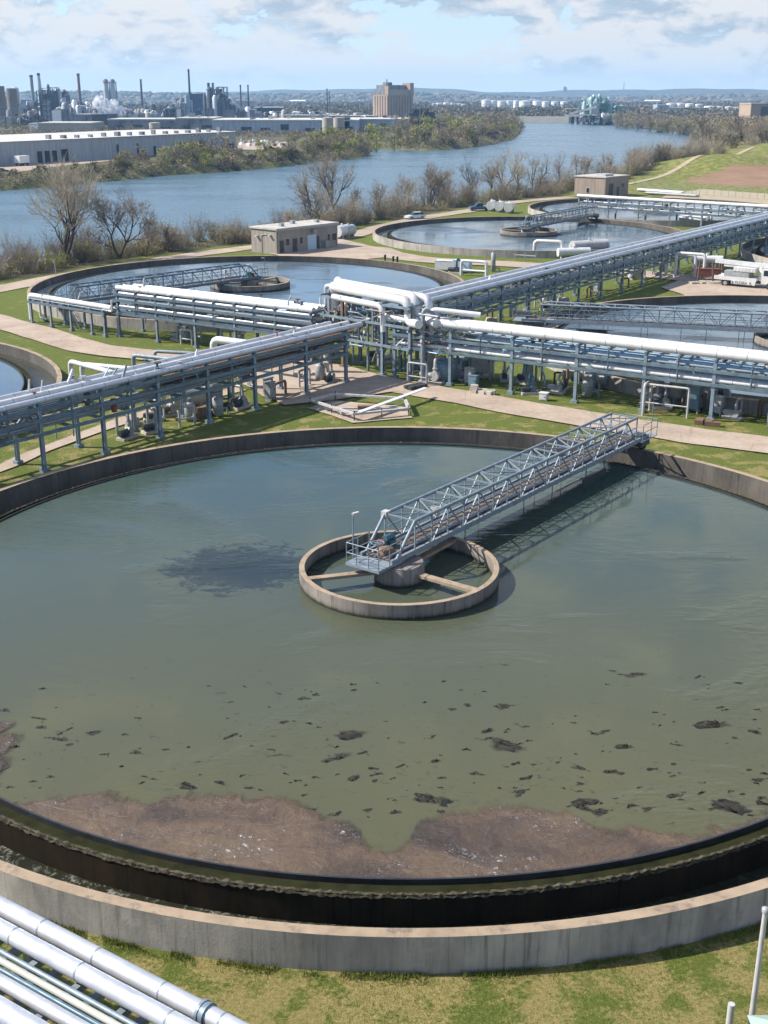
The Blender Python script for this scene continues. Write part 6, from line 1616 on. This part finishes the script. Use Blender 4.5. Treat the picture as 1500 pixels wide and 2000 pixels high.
plant('dense plant with pale ducts left of the blue building', 318, 364, 194, 234, 36, ('slate', 'paleplant', 'tankwhite', 'dkslate'), 34, peak=.75)
block('tall dark blue plant building with two tone walls', 362, 416, 188, 232, 30, 'blueplant', 'dkslate', seed=21, openings=0)
silo('pale blue silo at the left edge of the blue building', 367, 10, 187, 234, 'paleblue', .1)
stack('tallest chimney, dark, rising from the blue building', 373, 143, 232, 4.6, 'dkslate', .75)
plant('dark plant with towers right of the blue building', 400, 452, 176, 236, 37, ('dkslate', 'slate', 'dkslate', 'paleplant', 'blueplant'), 48, peak=.4)
stack('left dark tower on the plant right of the blue building', 410, 167, 230, 6, 'dkslate', .8, 'dark_tower')
stack('right dark tower with a collar, on the same plant', 418.5, 167, 230, 8, 'slate', .5, 'dark_tower')
silo('dark teal tank beside the small steam puff', 456, 9, 207, 236, 'blueplant', .1, 'storage_tank', 'storage tank')
stack('left one of two thin twin chimneys', 472, 171, 234, 3, 'dkslate', .9)
stack('right one of two thin twin chimneys', 486.5, 171, 234, 3, 'dkslate', .9)
plant('low cluttered plant behind the office block', 490, 640, 216, 234, 38, ('slate', 'beigefar', 'tankwhite', 'dkslate'), 44)
stack('thin dark mast, left of the pair near the tan block', 639.5, 177, 226, 2.2, 'dkslate', .9, 'mast')
stack('shorter thin mast, right of the pair near the tan block', 644, 182, 226, 1.8, 'slate', .9, 'mast')
plant('sheds and ducts in front of the tan block', 620, 730, 222, 236, 39, ('slate', 'tankwhite', 'beigefar'), 24)
plant('pale low tanks and pipe bridges in front of the slim chimney', 232, 300, 212, 238, 51, ('paleplant', 'tankwhite', 'slate', 'beigefar'), 22)
plant('white and grey sheds crowding behind the pale grey hall', 452, 505, 208, 236, 52, ('paleplant', 'tankwhite', 'slate', 'dkslate'), 18)
plant('pale plant between the silver tower and the reddish chimney', 104, 160, 198, 240, 53, ('paleplant', 'slate', 'tankwhite', 'slate'), 20)
# grain elevator like tan block: corner towards us, sunlit face on the left
x0, yb = far(758, 235); m = mpp(yb)
t = thing('grain_elevator', 'tall tan block building with stepped dark roofline beside the river wood', 'building', (x0, yb, 0), R(48))
def eb(u0, u1, v0, v1, z0, z1, mt, nm='wall'):
    b = MB(); b.box(u0 * m, v0 * m, z0 * m, u1 * m, v1 * m, z1 * m); return b.build(nm, M[mt], t)
eb(0, 74, 0, 40, -1, 47, 'tanpaint')
for k in range(6): eb(-1.2, -.02, 1 + k * 6.6, 5.5 + k * 6.6, -1, 45.5, 'tanpaint', 'pilaster')
for k in range(9): eb(1 + k * 8.2, 6 + k * 8.2, -1.2, -.02, -1, 45.5, 'tanpaint', 'pilaster')
for k in range(5): eb(-.3, -.03, 5.9 + k * 6.6, 7.2 + k * 6.6, 4, 43, 'slate', 'window')
for k in range(8): eb(6.4 + k * 8.2, 8.8 + k * 8.2, -.3, -.03, 4, 43, 'slate', 'window')
eb(4, 26, 14, 39.5, 47.02, 57, 'slate', 'upper_floor'); eb(-.5, 5, -.5, 9, 47.02, 63, 'tanpaint', 'stair_tower'); eb(6, 66, 1, 13, 47.03, 57, 'beigefar', 'upper_floor')
eb(5.5, 70, 10, 36, 57.04, 65, 'slate', 'roof'); eb(64, 75, -1, 20, 47.05, 69, 'tanpaint', 'stair_tower'); eb(22, 34, 20, 34, 65.04, 70, 'slate', 'roof')
b = MB(); b.tube([(12 * m, 14 * m, 65 * m), (12 * m, 14 * m, 76 * m)], .5, 6); b.bar((10.5 * m, 14 * m, 72 * m), (13.5 * m, 14 * m, 72 * m), .5); b.build('antenna', M['dkslate'], t)
plant('black frames and sheds at the right foot of the tan block', 806, 868, 212, 246, 40, ('blackroof', 'blackroof', 'dkslate'), 36, peak=.05)
x, y = far(834, 240); m = mpp(y); b = MB(); b.prism([(-30 * m, -9 * m), (34 * m, -9 * m), (34 * m, 9 * m), (-30 * m, 9 * m)], -1, 22 * m, [(-26 * m, -1), (-10 * m, -1), (-10 * m, 1), (-26 * m, 1)]); tag(b.build('black_mound', M['blackroof'], loc=(x, y, 0)), 'black mound sloping away from the tan block', 'coal heap')  # black wedge, highest beside the tan block, falling away to the right
# white storage tanks on the plain
q = random.Random(12)
for k, (px, w, yt, yb_) in enumerate(((858, 12, 204, 212), (872, 12, 203, 212), (884, 12, 204, 212), (896, 10, 205, 212), (906, 10, 206, 211), (950, 18, 198, 211), (964, 14, 199, 211), (980, 16, 200, 212), (995, 16, 200, 212), (1009, 12, 199, 210), (1026, 22, 200, 214), (1050, 18, 200, 212), (1066, 14, 201, 211), (1084, 14, 201, 209), (1102, 14, 201, 208), (848, 8, 205, 212), (1312, 18, 204, 214), (1330, 18, 204, 214), (1348, 16, 205, 215), (1366, 14, 206, 214), (1388, 22, 210, 221), (1404, 18, 211, 221), (1424, 14, 211, 220), (1440, 14, 212, 220), (838, 8, 192, 196), (734, 10, 197, 203))):
    silo('white round storage tank on the wooded plain beyond the river', px, w, yt - 2.5, yb_ + 1, 'tankwhite', .1, 'storage_tank', 'storage tank')['group'] = 'white storage tanks of the far plain'
for x0, x1, yt, yb_, wall, lab in ((1283, 1306, 207, 222, 'paleblue', 'pale blue hall on the plain left of the white tanks'), (1306, 1380, 212, 222, 'paleblue', 'long pale blue wall on the plain in front of white tanks'), (1105, 1135, 214, 224, 'beigefar', 'white gabled sheds by the quay'), (1215, 1282, 207, 215, 'beigefar', 'long low pale hall right of the green cranes'), (1230, 1262, 217, 222, 'tankwhite', 'low white shed right of the green cranes'), (1218, 1228, 215, 224, 'tankwhite', 'small white house by the green cranes')):
    block(lab, x0, x1, yt, yb_, 30, wall, 'wareroof', seed=x0)
block('beige block building at the right frame edge above the wood', 1464, 1512, 206, 240, 40, 'tanpaint', 'beigefar', openings=0, seed=55)
x, y = far(1488, 240); m = mpp(y); b = MB(); b.box(-4 * m, -.6, 4 * m, 20 * m, -.1, 30 * m); tag(b.build('glass_front', M['glass'], loc=(x, y - .3, 0)), 'dark glass front of the beige building at the right frame edge', 'facade')
# quay, trestle and green cranes
qa_, qb_ = gp(1012, 237, -2), gp(1116, 238, -2)
b = MB((qa_[0], qa_[1], 0)); b.bar((qa_[0], qa_[1] + 6, -1), (qb_[0], qb_[1] + 6, -1), 14, 8); tag(b.build('quay_wall', M['beigefar'], loc=(qa_[0], qa_[1], 0)), 'long pale quay wall at the river bend', 'quay wall')
t0 = gp(1118, 241, -3); t1 = gp(1196, 243, -3); m = mpp(t0[1])
t = thing('loading_pier', 'dark legged loading pier below the green cranes', 'pier', (*t0, -3))
b = MB(); b.bar((-6, 4, 8), (t1[0] - t0[0] + 10, t1[1] - t0[1] + 8, 8.5), 10, 2.2); b.build('deck', M['slate'], t)
for k in range(8):
    f = k / 7; b = MB(); b.bar(((t1[0] - t0[0]) * f, (t1[1] - t0[1]) * f, -2), ((t1[0] - t0[0]) * f, (t1[1] - t0[1]) * f, 7), 3.2); b.build('leg', M['dkslate'], t)
b = MB(); b.bar((-2, 6, 9.5), ((t1[0] - t0[0]) * .65, 10 + (t1[1] - t0[1]) * .65, 17), 2.4, 2.4); b.build('conveyor', M['slate'], t)
plant('pale mixed sheds and chutes at the foot of the green cranes', 1150, 1200, 222, 238, 41, ('beigefar', 'tankwhite', 'slate', 'dkslate'), 26)
plant('green crane and conveyor works at the river bend', 1140, 1215, 190, 232, 42, ('greenplant', 'greenplant', 'greenplant', 'paleplant'), 46, peak=.4)
for k, (px, yt, lab) in enumerate(((1157, 190, 'left white headed green loading tower'), (1168, 189, 'middle green loading tower with a white hopper'), (1186, 195, 'right green loading tower with a jib'))):
    x, y = far(px, 230); m = mpp(y); h = (230 - yt) * m; t = thing('loading_tower', lab, 'tower', (x, y, 0))
    b = MB()
    for i in (-1, 1):
        for j in (-1, 1): b.bar((i * 4 * m, j * 4 * m, -1), (i * 1.6 * m, j * 1.6 * m, h), .9)
    for l in range(5): z = h * (l + 1) / 6; b.box(-2.6 * m, -2.6 * m, z - .4, 2.6 * m, 2.6 * m, z + .4)
    b.build('frame', M['greenplant'], t)
    b = MB(); b.lathe((0, 0), [(2.4 * m, h - 4 * m), (2.8 * m, h), (1.0 * m, h + 3 * m)], 12); b.build('hopper', M['tankwhite'], t)
    b = MB(); b.bar((0, 0, h * .75), (-16 * m if k == 0 else 18 * m, 0, h * .5), 1.6 * m, 1.4 * m); b.build('jib', M['greenplant'], t)
# landmarks on the hills
def hilltop(px, ytop, yd, name, label, w, mat, cat):
    x = (px - 750) / F * (yd * math.cos(TH)); z0 = float(land_z(np.array([x]), np.array([float(yd)]))[0]); ztop = HC + (187 - ytop) * yd / F * 1.0
    t = thing(name, label, cat, (x, yd, z0))
    return t, ztop - z0
t, h = hilltop(1217.5, 162, 7900, 'radio_mast', 'thin radio mast on the right hand hills', 2, 'dkslate', 'mast')
b = MB(); b.tube([(0, 0, -4), (0, 0, h)], 3.2, 8, True, 1.6); b.build('shaft', M['slate'], t); b = MB(); b.bar((-5, 0, h * .55), (5, 0, h * .55), 2); b.build('platform', M['slate'], t)
t, h = hilltop(1103, 171, 7900, 'tower_block', 'tiny dark tower block on the hills', 2, 'dkslate', 'building')
b = MB(); b.box(-10, -8, -4, 10, 8, h * .85); b.build('wall', M['slate'], t); b = MB(); b.box(-6, -6, h * .85 + .1, 5, 6, h); b.build('roof', M['dkslate'], t)
for k in range(26):
    q2 = random.Random(200 + k); px = q2.uniform(20, 1480); py = q2.uniform(199, 209); x, y = far(px, py)
    b = MB(); w = q2.uniform(8, 26); b.box(-w, -8, -1, w, 8, q2.uniform(5, 11)); b.prism([(-w - .5, -8.5), (w + .5, -8.5), (w + .5, 8.5), (-w - .5, 8.5)], 11.05, 14, [(-w, -1), (w, -1), (w, 1), (-w, 1)]) if q2.random() < .4 else None
    tag(b.build('distant_house', M[q2.choice(('tankwhite', 'beigefar', 'paleplant', 'slate'))], loc=(x, y, 0)), 'tiny pale building in the woods of the far plain', 'house', 'tiny buildings of the far plain')
# ------------------------------------------------------------------ air, sky, sun
t = NT('haze_air')
v = t.n('ShaderNodeVolumePrincipled'); v.inputs['Color'].default_value = (.38, .66, 1.0, 1); v.inputs['Density'].default_value = HAZE; v.inputs['Anisotropy'].default_value = .2
t.t.links.new(v.outputs[0], t.out.inputs['Volume'])
b = MB(); b.box(-5700, -200, -9, 5700, 8750, 160)
tag(b.build('haze', t.mat), 'thin blue haze over the valley', kind='stuff')

SUN_EL, SUN_AZ = R(42), R(-85)        # azimuth from +y towards +x: the sun stands to the left
to_sun = Vector((math.sin(SUN_AZ) * math.cos(SUN_EL), math.cos(SUN_AZ) * math.cos(SUN_EL), math.sin(SUN_EL)))
sd = bpy.data.lights.new('sun', 'SUN'); so = bpy.data.objects.new('sun', sd); COL.objects.link(so)
sd.energy = SUN; sd.angle = R(.53); sd.color = (1, .945, .86)
so.rotation_euler = to_sun.to_track_quat('Z', 'Y').to_euler(); so.location = (0, 0, 200)

w = bpy.data.worlds.new('World'); scene.world = w; w.use_nodes = True
nt = w.node_tree; nt.nodes.clear()
class W(NT):
    def __init__(s): s.t = nt; s.out = nt.nodes.new('ShaderNodeOutputWorld')
k = W()
sky = k.n('ShaderNodeTexSky', sky_type='NISHITA'); sky.sun_disc = False; sky.sun_elevation = SUN_EL; sky.sun_rotation = SUN_AZ
sky.air_density = 1.0; sky.dust_density = .6; sky.ozone_density = 1.2; sky.altitude = 60
dr = k.coord('Generated')
sx = k.n('ShaderNodeSeparateXYZ', Vector=dr)
def cl(dz, sc, det=10, ro=.60): return k.noise(k.mapping(dr, (1, 1, 2.2), (2.3, 1.1, dz)), sc, det, ro, .25)
c1 = cl(.4, 15); c2 = cl(.9, 2.6, 3, .5)
f = k.math('ADD', k.math('MULTIPLY', c1, .68), k.math('MULTIPLY', c2, .42))
f = k.math('ADD', f, k.ramp(sx.outputs[2], [(0, .03), (.08, .03), (.2, -.07), (1, -.1)]) if False else k.math('MULTIPLY', k.math('MINIMUM', k.math('MAXIMUM', k.math('SUBTRACT', sx.outputs[2], .075), 0.0), .1), -.75))
cover = k.ramp(f, [(.505, 0), (.527, .75), (.565, 1)])
fade = k.ramp(sx.outputs[2], [(.009, .15), (.022, .65), (.045, 1)])
cover = k.math('MULTIPLY', cover, fade)
c3 = cl(.4 + .03, 15)       # the same clouds a little higher: where they thicken upward the base is shaded
sh = k.math('SUBTRACT', c1, c3)
lit = k.ramp(k.math('ADD', k.math('MULTIPLY', sh, 2.6), .56), [(.22, (.58, .70, .82)), (.44, (.86, .91, .97)), (.60, (1.06, 1.06, 1.05))])
bs = k.n('ShaderNodeBackground', Color=k.mix(1.0, sky.outputs[0], (.78, .93, 1.2), 'MULTIPLY'), Strength=SKY)
bc = k.n('ShaderNodeBackground', Color=lit, Strength=CLOUD)
hz_ = k.n('ShaderNodeBackground', Color=(.80, .89, .97), Strength=CLOUD * 1.45)
m0 = k.n('ShaderNodeMixShader'); k.put(m0.inputs[0], k.ramp(sx.outputs[2], [(0, 1), (.02, .78), (.045, .34), (.08, .26), (.16, .24), (.4, .06)])); k.put(m0.inputs[1], bs.outputs[0]); k.put(m0.inputs[2], hz_.outputs[0])
mx = k.n('ShaderNodeMixShader'); k.put(mx.inputs[0], cover); k.put(mx.inputs[1], m0.outputs[0]); k.put(mx.inputs[2], bc.outputs[0])
nt.links.new(mx.outputs[0], k.out.inputs['Surface'])

vs_ = scene.view_settings; vs_.view_transform = 'Standard'; vs_.look = 'None'; vs_.exposure = EXPO; vs_.gamma = 1
cy = scene.cycles
cy.use_denoising = True
cy.max_bounces = 8; cy.diffuse_bounces = 2; cy.glossy_bounces = 3; cy.transmission_bounces = 2; cy.volume_bounces = 4; cy.transparent_max_bounces = 4
cy.use_adaptive_sampling = True; cy.adaptive_threshold = .02
cy.sample_clamp_indirect = 6
cy.caustics_reflective = False; cy.caustics_refractive = False
